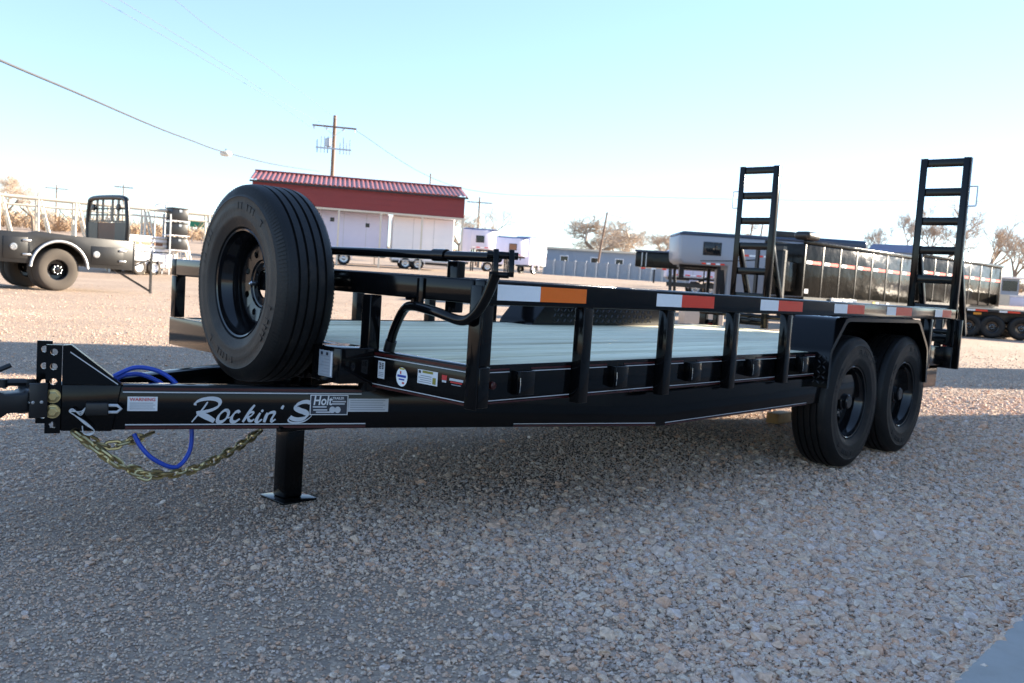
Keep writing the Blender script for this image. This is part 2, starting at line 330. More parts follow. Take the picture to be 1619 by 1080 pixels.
# ------------------------------------------------------------------ wheels
def ring_with_holes(mb, n, r0_, r1_, hr, t0, t1, off=0):
    """flat-ish annulus of n sectors, each with a round hole; t0/t1 = axial position at inner/outer radius"""
    rc = (r0_+r1_)/2
    for k in range(n):
        a0 = 2*math.pi*k/n+off; da = 2*math.pi/n; outline = []
        for i in range(5): outline.append((a0+da*i/4, r0_))
        outline.append((a0+da, rc))
        for i in range(5): outline.append((a0+da*(4-i)/4, r1_))
        outline.append((a0, rc))
        pts = []; ac = a0+da/2
        for a, r in outline: pts.append((r*math.cos(a), r*math.sin(a), t0+(t1-t0)*(r-r0_)/(r1_-r0_)))
        m = len(pts); cx, cy = rc*math.cos(ac), rc*math.sin(ac); hole = []
        for p in pts:
            d = math.atan2(p[1]-cy, p[0]-cx); x, y = cx+hr*math.cos(d), cy+hr*math.sin(d)
            hole.append((x, y, t0+(t1-t0)*(math.hypot(x, y)-r0_)/(r1_-r0_)))
        lip = [(x, y, t+.006) for x, y, t in hole]
        V = [Vector((t, x, y)) for x, y, t in pts+hole+lip]
        F = [(i, (i+1) % m, m+(i+1) % m, m+i) for i in range(m)] + [(m+i, m+(i+1) % m, 2*m+(i+1) % m, 2*m+i) for i in range(m)]
        mb.add(V, F)
AX = lambda t, a, b_: Vector((t, a, b_))
def tyre_mesh(R=.39, W=.235, bead=.215, grooves=(-.055, -.019, .019, .055), seg=72, name='tyre'):
    k = R/.39; kw = W/.235
    out = [(-.083, bead/k), (-.100, bead/k+.006), (-.112, .25), (-.1165, .262), (-.1155, .268), (-.119, .285), (-.1195, .305), (-.1155, .332), (-.1175, .336), (-.113, .345), (-.104, .366), (-.097, .377), (-.090, .3825)]
    tr_ = [(-.088, .384)]
    for g in grooves:
        tr_ += [(g-.0055, .3885+.0015*(1-abs(g)/.09)), (g-.004, .379), (g+.004, .379), (g+.0055, .3885+.0015*(1-abs(g)/.09))]
    tr_ += [(.088, .384)]
    prof = out + tr_ + [(-t, r) for t, r in reversed(out)]
    prof = [(t*kw, r*k) for t, r in prof]
    mb = MB().lathe(prof, seg, AX)
    for sd in (-1, 1):
        for i in range(150):
            a = 2*math.pi*i/150; c, s = math.cos(a), math.sin(a); da = .011
            V = []
            for t_, r_ in ((-.1132, .3445), (-.1045, .3665), (-.0965, .3785)):
                for q in (-da, da): V.append(Vector((sd*(t_-.0012)*kw, (r_+.0008)*k*math.cos(a+q), (r_+.0008)*k*math.sin(a+q))))
            mb.add(V, [(0, 1, 3, 2), (2, 3, 5, 4)])
    for sd in (-1, 1):
        for i in range(72):
            if i % 36 in (0, 1, 2, 12, 13, 24, 25): continue
            if (i*7) % 5 == 0: continue
            a = 2*math.pi*i/72; da = .026 if i % 3 else .016
            V = [Vector((sd*t_*kw, r_*k*math.cos(a+q), r_*k*math.sin(a+q))) for t_, r_ in ((-.1205, .289), (-.1210, .312)) for q in (-da, da)]
            V += [Vector((sd*t_*kw, r_*k*math.cos(a+q), r_*k*math.sin(a+q))) for t_, r_ in ((-.117, .286), (-.117, .315)) for q in (-da*1.1, da*1.1)]
            if (i//9) % 2 == 0: mb.add(V, [(0, 1, 3, 2), (0, 1, 5, 4), (2, 3, 7, 6), (0, 2, 6, 4), (1, 3, 7, 5)])
    return mb.mesh(name, 40)
def rim_mesh(spare=False, k=1.0):
    mb = MB()
    lip = [(-.094, .2165), (-.097, .212), (-.094, .2055), (-.082, .2035), (-.066, .199), (-.052, .186), (-.03, .181), (.018, .179), (.026, .174)]
    mb.lathe(lip, 64, AX)
    mb.lathe([(.018, .179), (.052, .186), (.066, .199), (.094, .2055), (.097, .212), (.094, .2165)], 64, AX)
    mb.lathe([(.03, .176), (.0, .168), (-.012, .160), (-.014, .150)], 64, AX)
    ring_with_holes(mb, 8, .098, .150, .0145, -.004, -.014)
    mb.lathe([(-.004, .098), (.004, .094), (.006, .088)], 64, AX)
    ring_with_holes(mb, 8, .058, .088, .0085, .006, .006, off=.2)
    mb.lathe([(.006, .058), (.016, .056)], 48, AX)
    me = mb.mesh('wheel', 40); me.materials.append(MAT['rim_black']); return me
TYRE = tyre_mesh(); TYRE.materials.append(MAT['tyre_rubber'])
RIM = rim_mesh()
nb = MB().lathe([(0, .0), (-.022, .0), (-.024, .006), (-.018, .011), (0, .012)], 6, AX); NUT = nb.mesh('lug_nut'); NUT.materials.append(MAT['steel'])
nb = MB().lathe([(-.004, .085), (-.014, .082), (-.016, .056), (-.05, .054), (-.056, .046), (-.078, .043), (-.084, .036), (-.084, .0)], 32, AX); HUB = nb.mesh('hub', 40); HUB.materials.append(MAT['rim_black'])
def add_wheel(parent, name, loc, rot, nuts=8, hub=True, scale=1):
    w_ = inst(name, RIM, parent, loc, rot); w_.scale = (scale,)*3
    inst('tyre', TYRE, w_)
    if hub: inst('hub', HUB, w_)
    for i in range(nuts):
        a = 2*math.pi*i/8+.2+math.pi/8
        if nuts == 2: a = (0.0, math.pi)[i]
        inst('lug_nut', NUT, w_, (.004, .073*math.cos(a), .073*math.sin(a)))
    return w_
# ------------------------------------------------------------------ main trailer
TR = empty('equipment_trailer', (0, 0, 0), 0, 'black tandem-axle equipment trailer with pale plank deck and raised ladder ramps', 'trailer')
W2 = 2.12; SP = .5497; LEN = 4.95; ZR0, ZR1 = .893, .972; ZD = .69; YC = 1.03
BL = 'black_paint'
# deck boards
deck = MB().box(.08, 4.9, .1, W2-.1, .600, .640).build('deck', 'black_satin', TR)
nbrd = 10; y0, y1 = .075, W2-.075; bw = (y1-y0)/nbrd
for i in range(nbrd):
    a, b_ = y0+i*bw+.0013, y0+(i+1)*bw-.0013
    spans = [(.055, 4.88)]
    if i == 0: spans = [(.055, 2.63), (4.34, 4.88)]
    if i == nbrd-1: spans = [(.055, 2.30), (4.01, 4.88)]
    for s0, s1 in spans:
        MB().box(s0, s1, a, b_, .652, ZD-.001+random.uniform(-.0004, .0004)).build('plank', 'pine', deck, bevel=.0012, seg=1)
# perimeter channel
for yy, nm in ((.05, 0), (W2-.05, 1)):
    o_, i_ = (.05, .058) if nm == 0 else (W2-.05, W2-.058)
    m = MB(); lo, hi = min(o_, i_), max(o_, i_)
    fl0, fl1 = (.0581, .11) if nm == 0 else (W2-.11, W2-.0581)
    for xa, xb in ((.05, 2.66), (4.31, 4.93)):
        m = MB(); m.box(xa, xb, lo, hi, .560, ZD+.003).build('side_channel', BL, TR, bevel=.002)
fp = MB().box(.0, .05, .0, W2, .560, ZD+.003).build('front_panel', BL, TR, bevel=.004)
MB().box(4.88, 4.95, .0, W2, .540, ZD+.002).build('rear_crossbeam', BL, TR, bevel=.004)
# rails
MB().box(0, LEN, 0, .05, ZR0, ZR1).build('side_rail', BL, TR, bevel=.007)
MB().box(0, LEN, W2-.05, W2, ZR0, ZR1).build('side_rail', BL, TR, bevel=.007)
MB().box(-.002, .05, .0505, W2-.0505, ZR0, ZR1).build('front_rail', BL, TR, bevel=.007)
for i in range(10):
    x = i*SP
    if i in (5, 6, 7): continue
    for y_ in (0, 1):
        a, b_ = (.004, .0485) if y_ == 0 else (W2-.0485, W2-.004)
        zb = .545
        if i == 0: MB().box(.002, .052, a, b_, ZD+.004, ZR0-.001).build('post', BL, TR, bevel=.003)
        else: MB().box(x-.027, x+.027, a, b_, zb, ZR0-.001).build('post', BL, TR, bevel=.003)
MB().box(-.012, -.001, .001, .052, .555, ZR0+.06).build('post', BL, TR, bevel=.003)
for y_ in (.56, .95, 1.40):
    MB().box(-.028, .022, y_-.025, y_+.025, .545, ZR0-.001).build('post', BL, TR, bevel=.003)
# stake pockets with a bit of stripe between
for i in range(5):
    xm = (i+.45)*SP
    if xm > 2.55: continue
    m = MB(); m.box(xm-.04, xm-.034, .020, .0495, .59, .672); m.box(xm+.034, xm+.04, .020, .0495, .59, .672); m.box(xm-.04, xm+.04, .014, .0198, .59, .672)
    m.build('stake_pocket', BL, TR, bevel=.002)
    MB().tube([(xm-.037, .0125, .600), (xm-.0372, .011, .625), (xm-.037, .0125, .650)], .0016, 6).build('weld_bead', 'steel', TR)
# main frame rails and tongue
T0 = Vector((-.92, 1.014, 0)); T1 = Vector((1.174, .062, 0)); TD = (T1-T0).normalized(); TL = (T1-T0).length
TN = Vector((TD.y, -TD.x, 0))                     # towards the camera side
def tong(s, z, off=0): p = T0+TD*s+TN*off; return Vector((p.x, p.y, z))
def frame_rail(mir):
    f = (lambda v: Vector((v[0], 2*YC-v[1], v[2]))) if mir else (lambda v: Vector(v))
    pl = [tong(.03, 0), Vector((1.174, .062, 0)), Vector((4.80, .062, 0))]
    n2_ = (TN+Vector((0, -1, 0))).normalized()/((TN+Vector((0, -1, 0))).normalized().dot(TN))
    nn = [TN, n2_, Vector((0, -1, 0))]
    m = MB()
    V = []
    for p, n_ in zip(pl, nn):
        for off, z in ((0, .40), (0, .5495), (-.075, .5495), (-.075, .40)):
            q = p+n_*off; V.append(f((q.x, q.y, z)))
    F = [(0, 1, 2, 3), (8, 11, 10, 9)]
    for i in range(2):
        for k in range(4): F.append((i*4+k, i*4+(k+1) % 4, i*4+4+(k+1) % 4, i*4+4+k))
    m.add(V, F); m.build('frame_rail', BL, TR, bevel=.006)
frame_rail(False); frame_rail(True)
def stripe(pts, mat_, hz, nrm):
    m = MB()
    for a, b_ in zip(pts[:-1], pts[1:]):
        a, b_ = Vector(a), Vector(b_); u = Vector((0, 0, hz/2)); n_ = Vector(nrm)*.0012
        m.add([a-u+n_, b_-u+n_, b_+u+n_, a+u+n_], [(0, 1, 2, 3)])
    return m.build('pinstripe', mat_, TR)
for s0, s1, z in ((.215, 1.01, .527), (.225, 1.03, .418)):
    stripe([tong(s0, z), tong(s1, z)], 'pin_white', .004, TN)
    z2 = z+.011 if z > .5 else z-.010
    stripe([tong(s0, z2), tong(s1, z2)], 'pin_red', .009, TN)
stripe([tong(1.62, .414), tong(2.27, .414)], 'pin_white', .003, TN); stripe([tong(1.62, .406), tong(2.27, .406)], 'pin_red', .006, TN)
stripe([(1.20, .0615, .414), (2.6, .0615, .414)], 'pin_white', .003, (0, -1, 0)); stripe([(1.2, .0615, .406), (2.6, .0615, .406)], 'pin_red', .006, (0, -1, 0))
for i in range(5):
    xa, xb = i*SP+.03, min((i+1)*SP-.03, 2.63)
    for z in (.668, .574):
        if z > .6:
            xm = (i+.45)*SP; segs = ((xa, xm-.055), (xm+.055, xb))
        else: segs = ((xa, xb),)
        for s0, s1 in segs:
            stripe([(s0, .0493, z), (s1, .0493, z)], 'pin_white', .003, (0, -1, 0)); stripe([(s0, .0493, z+(.009 if z > .6 else -.008)), (s1, .0493, z+(.009 if z > .6 else -.008))], 'pin_red', .006, (0, -1, 0))
stripe([(-.0008, .06, .672), (-.0008, .535, .672)], 'pin_white', .003, (-1, 0, 0)); stripe([(-.0008, .06, .683), (-.0008, .535, .683)], 'pin_red', .010, (-1, 0, 0))
stripe([(-.0008, .06, .574), (-.0008, .535, .574)], 'pin_white', .003, (-1, 0, 0)); stripe([(-.0008, .06, .566), (-.0008, .535, .566)], 'pin_red', .007, (-1, 0, 0))
# cross members, axles, springs
for i in range(8):
    x = .35+i*.58; MB().box(x, x+.045, .14, W2-.14, .5505, .599).build('crossmember', 'black_satin', TR)
for k in range(2):
    x = 3.155+k*.86
    MB().tube([(x, .22, .37), (x, W2-.22, .37)], .04, 12).build('axle', 'black_satin', TR, smooth=40)
for y_ in (.30, W2-.30):
    m = MB()
    for k in range(2):
        x = 3.155+k*.86
        for q in range(4):
            l = .36-.07*q
            m.tube([(x-l, y_, .39+.05*(l/.36)**2-.011*q+.02), (x, y_, .39-.011*q), (x+l, y_, .39+.05*(l/.36)**2-.011*q+.02)], .008, 5)
    m.build('leaf_spring', 'black_satin', TR)
    MB().box(3.52, 3.65, y_-.02, y_+.02, .36, .44).build('spring_hanger', 'black_satin', TR, bevel=.004)
MB().bar((2.62, .2, .42), (2.95, .2, .33), .03, .05).build('spring_hanger', 'black_satin', TR)
for k in range(2):
    x = 3.155+k*.86
    add_wheel(TR, 'wheel', (x, .125, .388), (0, 0, math.pi/2)); add_wheel(TR, 'wheel', (x-.33, W2-.125, .388), (0, 0, -math.pi/2))
# fenders
FO_ = [(2.655, .50), (2.662, .69), (2.672, .712), (2.69, .732), (2.825, .862), (2.845, .876), (2.87, .884), (2.90, .886), (4.03, .886), (4.06, .882), (4.085, .868), (4.24, .735), (4.265, .71), (4.285, .68), (4.315, .46)]
def lugs(mb, fn, u0_, u1_, v0_, v1_, step=.03):
    nu = int((u1_-u0_)/step); nv = int((v1_-v0_)/step)
    for i in range(nu):
        for j in range(nv):
            a = math.pi/4 if (i+j) % 2 else -math.pi/4; cu, cv = u0_+(i+.5)*step, v0_+(j+.5)*step
            c, s = math.cos(a), math.sin(a); l, w_ = step*.52, step*.16
            V = [fn(cu+c*x-s*y, cv+s*x+c*y, h) for x, y, h in ((-l, 0, 0), (0, -w_, 0), (l, 0, 0), (0, w_, 0), (-l*.35, 0, .0055), (l*.35, 0, .0055))]
            mb.add(V, [(0, 1, 5, 4), (1, 2, 5), (2, 3, 5), (3, 0, 4, 5)])
def fender(mir):
    Y = (lambda y: W2-y) if mir else (lambda y: y)
    ya, yb = -.02, .275; th = .004; FO = [(x-(.33 if mir else 0), z) for x, z in FO_]
    m = MB(); n = len(FO); V = []
    for x, z in FO:
        for y_ in (ya, yb): V.append(Vector((x, Y(y_), z)))
    ox = .33 if mir else 0; cx, cz = 3.48-ox, .5
    for x, z in FO:
        d = Vector((cx-x, 0, cz-z)).normalized()*th
        for y_ in (ya, yb): V.append(Vector((x+d.x, Y(y_), z+d.z)))
    F = []
    for i in range(n-1):
        F += [(2*i, 2*i+1, 2*i+3, 2*i+2), (2*n+2*i, 2*n+2*i+2, 2*n+2*i+3, 2*n+2*i+1), (2*i, 2*i+2, 2*n+2*i+2, 2*n+2*i), (2*i+1, 2*n+2*i+1, 2*n+2*i+3, 2*i+3)]
    F += [(0, 2*n, 2*n+1, 1), (2*n-2, 2*n-1, 4*n-1, 4*n-2)]
    m.add(V, F)
    fe = m.build('fender', BL, TR, smooth=32)
    lip = MB(); 
    pts = [(x, z) for x, z in FO]
    inn = [(cx+(x-cx)*.972, cz+(z-cz)*.945 if z > .6 else z) for x, z in FO]
    for i in range(n-1):
        lip.add([Vector((pts[i][0], Y(ya-.0015), pts[i][1])), Vector((pts[i+1][0], Y(ya-.0015), pts[i+1][1])), Vector((inn[i+1][0], Y(ya-.0015), inn[i+1][1])), Vector((inn[i][0], Y(ya-.0015), inn[i][1]))], [(0, 1, 2, 3)])
    lip.build('fender_lip', BL, fe)
    w_ = MB(); w_.prism([(x, z) for x, z in FO if z > .55]+[(4.31-ox, .55), (2.657-ox, .55)], lambda u, v, t_: Vector((u, Y(t_), v)), yb+.001, yb+.006); w_.build('inner_wall', BL, fe)
    lg = MB()
    lugs(lg, lambda u, v, h: Vector((2.6545-ox-h, Y(u), v)), ya+.01, yb-.01, .515, .685, .028)
    lugs(lg, lambda u, v, h: Vector((u, Y(v), .8855+h)), 2.89-ox, 4.03-ox, ya+.01, yb-.01, .034)
    lugs(lg, lambda u, v, h: Vector((u, Y(yb+.0065+h), v)), 2.86-ox, 4.06-ox, ZD+.012, .875, .036)
    o = lg.build('tread_lugs', 'tread_plate', fe); o['kind'] = 'stuff'
    for x in (3.05-ox, 3.45-ox, 3.85-ox): MB().bar((x, Y(.02), .90), (x+.03, Y(.02), .90), .02, .02).build('clearance_light', 'amber' if x > 5 else BL, fe)
fender(False); fender(True)
# reflective tape on the near rail: white then red, the first one amber
tape_n = [(.105, .345+.105, .945), ]
def tp(n0, n1, n2_, second, y_=0):
    yy = -.0012 if y_ == 0 else W2+.0012
    MB().add([(n0, yy, .909), (n1, yy, .909), (n1, yy, .960), (n0, yy, .960)], [(0, 1, 2, 3)]).build('reflective_tape', 'tape_white', TR)
    MB().add([(n1+.0005, yy, .909), (n2_, yy, .909), (n2_, yy, .960), (n1+.0005, yy, .960)], [(0, 1, 2, 3)]).build('reflective_tape', second, TR)
for x0, x1, x2, c in ((.058, .268, .520, 'tape_orange'), (.973, 1.16, 1.423, 'tape_red'), (1.853, 2.04, 2.313, 'tape_red'), (2.71, 2.89, 3.14, 'tape_red'), (3.50, 3.66, 3.95, 'tape_red'), (4.42, 4.58, 4.78, 'tape_red')):
    tp(x0, x1, x2, c); tp(x0, x1, x2, c, 1)
# ramps
def ramp(ya, yb):
    r_ = MB().box(4.885, 4.935, ya, ya+.008, .70, 2.07).box(4.885, 4.893, ya+.0081, ya+.05, .70, 2.07).build('ramp', BL, TR, bevel=.003)
    MB().box(4.885, 4.935, yb-.008, yb, .70, 2.07).box(4.885, 4.893, yb-.05, yb-.0081, .70, 2.07).build('upright', BL, r_, bevel=.003)
    for k in range(7):
        z = 2.035-.214*k
        MB().box(4.894, 4.90, ya+.01, yb-.01, z-.03, z+.03).box(4.9001, 4.94, ya+.01, yb-.01, z+.024, z+.03).build('rung', BL, r_, bevel=.002)
    for y_ in (ya+.03, yb-.03):
        MB().bar((4.93, y_, 1.42), (5.25, y_, .78), .035, .05).build('support_leg', BL, r_, bevel=.003)
    return r_
ra = ramp(.0, .345); rb = ramp(1.47, 1.83)
for o_, y_, s in ((ra, 0.0, -1), (rb, 1.83, 1)):
    MB().tube(crom([(4.91, y_, 1.86), (4.91, y_+s*.05, 1.86), (4.91, y_+s*.055, 1.85), (4.91, y_+s*.055, 1.73), (4.91, y_+s*.05, 1.72), (4.91, y_, 1.72)], 3), .0055, 8).build('handle', 'white_decal', o_, smooth=60)
MB().tube([(4.91, .0, .80), (4.91, W2, .80)], .018, 12).build('ramp_hinge_bar', BL, TR, smooth=40)
# rear corner uprights with tail-light openings
for mir in (0, 1):
    Y = (lambda y: W2-y) if mir else (lambda y: y)
    def bx(a, b_, c, d, e, f): 
        y0_, y1_ = sorted((Y(c), Y(d))); return MB().box(a, b_, y0_, y1_, e, f)
    bx(4.951, 4.985, -.03, .035, .53, .892).build('rear_upright', BL, TR, bevel=.003)
    bx(4.951, 4.985, .105, .15, .53, .892).build('rear_upright', BL, TR, bevel=.003)
    for z0, z1 in ((.53, .645), (.70, .735), (.79, .82)): bx(4.953, 4.983, .0355, .1045, z0, z1).build('light_bracket', BL, TR, bevel=.002)
    bx(4.986, 5.0, .04, .10, .65, .70).build('tail_light', 'tape_red', TR, bevel=.004)
# spare wheel on its carrier
sp_ = add_wheel(TR, 'spare_wheel', (-.18, 1.0, .90), (0, 0, rad(-4)), nuts=2, hub=False, scale=.945)
sp_['label'] = 'spare wheel standing on a carrier at the front rail'
m = MB().box(-.155, -.13, .90, 1.10, .875, .945); m.bar((-.13, 1.0, .90), (.0, 1.0, .90), .05, .06); m.box(-.004, -.03, .96, 1.04, .55, .892); m.build('spare_carrier', BL, TR, bevel=.003)
# jack
jx, jy = .125, 1.15
MB().box(jx-.062, jx+.0, jy-.058, jy+.058, .395, .548).box(jx-.11, jx-.0621, jy-.058, jy+.058, .395, .548).build('jack_housing', BL, TR, bevel=.005)
MB().box(jx-.098, jx-.012, jy-.043, jy+.043, .018, .3949).build('jack_leg', BL, TR, bevel=.006)
MB().box(jx-.135, jx+.03, jy-.095, jy+.085, .009, .0179).build('jack_foot', BL, TR, bevel=.003)
MB().tube([tong(.72, .4), tong(.9, .392, -.1), (jx-.02, jy, .43)], .012, 8).build('jack_brace', BL, TR)
# hitch: adjustable channel, gusset, coupler
m = MB()
def plate_holes(m, s0, s1, z0, z1, off, th, holes):
    """vertical plate in the tongue plane with round holes through it"""
    zs = sorted(set([z0, z1])); prev = z0
    hs_ = sorted(holes)
    edges = [z0]+[(hs_[i]+hs_[i+1])/2 for i in range(len(hs_)-1)]+[z1]
    sc = (s0+s1)/2
    for h, a, b_ in zip(hs_, edges[:-1], edges[1:]):
        ol = [(s0, a), (sc, a), (s1, a), (s1, h), (s1, b_), (sc, b_), (s0, b_), (s0, h)]
        ho = [(sc+.011*math.cos(math.atan2(z-h, s-sc)), h+.011*math.sin(math.atan2(z-h, s-sc))) for s, z in ol]
        for o_ in (off, off-th):
            V = [tong(s, z, o_) for s, z in ol+ho]; m.add(V, [(i, (i+1) % 8, 8+(i+1) % 8, 8+i) for i in range(8)])
        V = [tong(s, z, off) for s, z in ho]+[tong(s, z, off-th) for s, z in ho]; m.add(V, [(i, (i+1) % 8, 8+(i+1) % 8, 8+i) for i in range(8)])
    for (sa, za), (sb, zb) in zip(((s0, z0), (s1, z0), (s1, z1), (s0, z1)), ((s1, z0), (s1, z1), (s0, z1), (s0, z0))):
        m.add([tong(sa, za, off), tong(sb, zb, off), tong(sb, zb, off-th), tong(sa, za, off-th)], [(0, 1, 2, 3)])
plate_holes(m, -.045, .0, .41, .682, -.075, .012, (.437, .49, .545, .60, .655))
m.build('hitch_channel', BL, TR)
m = MB(); plate_holes(m, -.01, .035, .393, .678, .012, .010, (.42, .465, .514, .56, .608, .655)); m.build('hitch_channel', BL, TR)
m = MB(); m.prism([(.036, .5502), (.036, .676), (.06, .678), (.215, .5502)], lambda u, v, t_: tong(u, v, t_), -.03, -.018); m.build('gusset', BL, TR)
m = MB(); m.prism([(.036, .5502), (.036, .676), (.06, .678), (.215, .5502)], lambda u, v, t_: tong(u, v, t_), .0, -.012); m.build('gusset', BL, TR)
m = MB(); m.prism([(.036, .40), (.036, .5495), (.21, .5495), (.185, .398)], lambda u, v, t_: tong(u, v, t_), .001, .009); m.build('tongue_plate', BL, TR, bevel=.002)
stripe([tong(.058, .655, -.0), tong(.20, .552, -.0)], 'pin_white', .004, TN*2)
MB().prism([(.14, .5502), (.14, .585), (.165, .585), (.165, .5502)], lambda u, v, t_: tong(u, v, t_), -.04, -.06).build('tongue_tab', BL, TR)
for z in (.514, .465):
    o = MB().lathe([(0, .021), (.006, .021), (.0065, .0165), (.016, .0165), (.018, .012), (.018, 0)], 6, lambda t_, a, b_: tong(.0125+a, z+b_, .0125+t_)).build('hitch_bolt', 'zinc_gold', TR)
    MB().lathe([(0, .0225), (.003, .0225), (.003, 0)], 24, lambda t_, a, b_: tong(.0125+a, z+b_, .0122+t_)).build('washer', 'zinc_gold', o)
# coupler
cp = MB(); AXX = Vector((-1, 0, 0))
cpt = lambda d, z, y_: Vector((-.935-d, 1.03+y_, z))
cp.prism([(0, .470), (0, .535), (.05, .537), (.07, .528), (.12, .528), (.15, .545), (.24, .545), (.30, .525), (.35, .50), (.35, .478), (.27, .470), (.24, .455), (.13, .455), (.11, .468)], lambda u, v, t_: cpt(u, v, t_), -.045, .045)
cpl = cp.build('coupler', 'black_satin', TR, bevel=.006)
for d_ in (.02, .045):
    for sy in (-1, 1): MB().lathe([(0, .012), (.008, .011), (.010, 0)], 6, lambda t_, a, b_: cpt(d_+a, .50+b_, sy*(.046+t_))).build('coupler_bolt', 'galvanised', cpl)
MB().box(-.99, -.936, .975, .9845, .45, .56).build('mount_plate', 'black_satin', cpl, bevel=.003); MB().box(-.99, -.936, 1.0755, 1.085, .45, .56).build('mount_plate', 'black_satin', cpl, bevel=.003)
MB().lathe([(.442, .0), (.442, .045), (.46, .058), (.50, .062), (.53, .05), (.552, .02), (.552, 0)], 20, lambda t_, a, b_: cpt(.20+a, t_, b_)).build('ball_socket', 'black_satin', cpl, smooth=50)
MB().tube([cpt(.10, .535, .03), cpt(.10, .56, .03)], .005, 8).build('safety_pin', 'steel', cpl, smooth=50)
m = MB(); m.tube([cpt(.05, .557, 0), cpt(.12, .560, 0), cpt(.19, .575, 0)], .012, 8); m.tube([cpt(.19, .575, -.02), cpt(.10, .615, -.02)], .008, 8); m.tube([cpt(.22, .575, .02), cpt(.15, .60, .02)], .008, 8); m.tube([cpt(.12, .545, .0), cpt(.12, .57, 0)], .02, 10)
m.build('coupler_latch', 'black_satin', TR, smooth=40)
# breakaway switch, cable
MB().prism([(.108, .456), (.108, .497), (.175, .497), (.175, .456)], lambda u, v, t_: tong(u, v, t_), .010, .045).build('breakaway_switch', 'black_satin', TR, bevel=.004)
m = MB(); m.tube([tong(.175, .487, .03), tong(.20, .487, .03), tong(.212, .476, .03), tong(.20, .465, .03), tong(.175, .465, .03)], .005, 8); m.build('switch_loop', 'silver_decal', TR, smooth=60)
m = MB()
for q in range(3):
    m.tube(crom([tong(.108, .48, .03), tong(.095, .455+.006*q, .03), tong(.072, .476-.004*q, .035), tong(.062, .468, .035), tong(.078, .455, .035), tong(.11, .425+.004*q, .035), tong(.135, .405, .032), tong(.125, .39+.003*q, .03), tong(.105, .395, .03), tong(.10, .42, .03)], 5), .0018, 6)
m.build('breakaway_cable', 'clear_cable', TR, smooth=60)
# chains: each link its own piece
lk = MB()
pth = [(.017*math.cos(a)+(.009 if math.cos(a) > 0 else -.009), .0125*math.sin(a), 0) for a in [2*math.pi*i/14 for i in range(14)]]
lk.tube(pth, .0052, 6, closed=True); LINK = lk.mesh('link', 50); LINK.materials.append(MAT['zinc_gold'])
def chain(pts, name, twist=0):
    path = crom(pts, 12); L_ = [0]
    for a, b_ in zip(path[:-1], path[1:]): L_.append(L_[-1]+(b_-a).length)
    root = None; step = .036; n = int(L_[-1]/step)
    for i in range(n):
        d = (i+.5)*step; k = max(j for j in range(len(L_)-1) if L_[j] <= d); t_ = (d-L_[k])/(L_[k+1]-L_[k]); p = path[k].lerp(path[k+1], t_)
        dr = (path[k+1]-path[k]).normalized()
        q = dr.to_track_quat('X', 'Z').to_matrix().to_4x4() @ Matrix.Rotation((math.pi/2 if i % 2 else 0)+random.uniform(-.35, .35)+twist*i, 4, 'X')
        o = bpy.data.objects.new(name if root is None else 'link', LINK); COL.objects.link(o)
        o.matrix_world = Matrix.Translation(p) @ q
        if root is None: root = o; o.parent = TR
        else:
            o.parent = root; o.matrix_parent_inverse = root.matrix_world.inverted()
    return root
def under(px, py, Y_):
    d = fwd+(px-809.5)/FPX*rgt+(540-py)/FPX*upv; k = (Y_-CAM.y)/d.y; return CAM+d*k
chain([under(x, y, Y_) for x, y, Y_ in ((117, 684, .97), (140, 702, .93), (165, 720, .90), (190, 736, .88), (215, 746, .86), (240, 750, .86), (268, 750, .87), (300, 744, .89), (330, 732, .92), (360, 716, .95), (390, 697, .99), (412, 680, 1.03))], 'safety_chain', .15)
chain([under(x, y, Y_) for x, y, Y_ in ((122, 684, .99), (150, 699, .99), (175, 704, .98), (200, 699, .97), (222, 692, .96), (243, 683, .95))], 'safety_chain')
chain([under(x, y, Y_) for x, y, Y_ in ((150, 706, .93), (172, 722, .88), (196, 738, .86), (214, 743, .87), (228, 752, .85), (250, 747, .87))], 'safety_chain', .5)
# blue hose loops
hs_ = [(172, 600, 1.03), (190, 590, 1.03), (215, 581, 1.02), (245, 585, 1.0), (268, 597, .98), (282, 612, .96), (298, 640, .93), (303, 680, .92), (300, 712, .90), (285, 735, .89), (268, 738, .89), (240, 724, .90), (222, 705, .92), (212, 686, .94)]
MB().tube(crom([under(*q) for q in hs_], 6), .0078, 10).build('blue_hose', 'blue_hose', TR, smooth=60)
hs_ = [(176, 606, 1.05), (195, 594, 1.05), (222, 592, 1.04), (248, 602, 1.02), (262, 612, 1.0)]
MB().tube(crom([under(*q) for q in hs_], 6), .0078, 10).build('blue_hose', 'blue_hose', TR, smooth=60)
# bent pipe, clamp and cross pipe at the front rail
bp_ = [(.06, .535, .655), (.055, .515, .72), (.05, .49, .775), (.03, .425, .842), (.0, .345, .866), (-.032, .186, .857), (-.036, .06, .838), (-.036, .0, .863), (-.036, -.045, .919), (-.036, -.078, .99)]
pb = MB().tube(crom(bp_, 7), .0165, 16).build('bent_pipe', BL, TR, smooth=60)
MB().tube([(.062, .541, .65), (.058, .524, .70), (.056, .512, .73)], .0205, 16).build('sleeve', 'black_satin', pb, smooth=60)
MB().tube([(-.005, .33, .866), (-.005, .33, .892)], .010, 8).tube([(-.03, .34, .893), (.02, .335, .893)], .007, 8).build('pipe_stub', BL, pb, smooth=40)
MB().box(-.012, -.003, .28, .312, .86, .965).build('pipe_bracket', BL, TR, bevel=.002)
cpipe = MB().tube([(.0, -.055, 1.043), (.0, 1.25, 1.043)], .0155, 16).build('cross_pipe', BL, TR, smooth=60)
MB().lathe([(-.03, .0), (-.03, .021), (.03, .021), (.03, 0)], 16, lambda t_, a, b_: Vector((a, .215+t_, 1.043+b_))).build('pipe_collar', BL, cpipe, smooth=40)
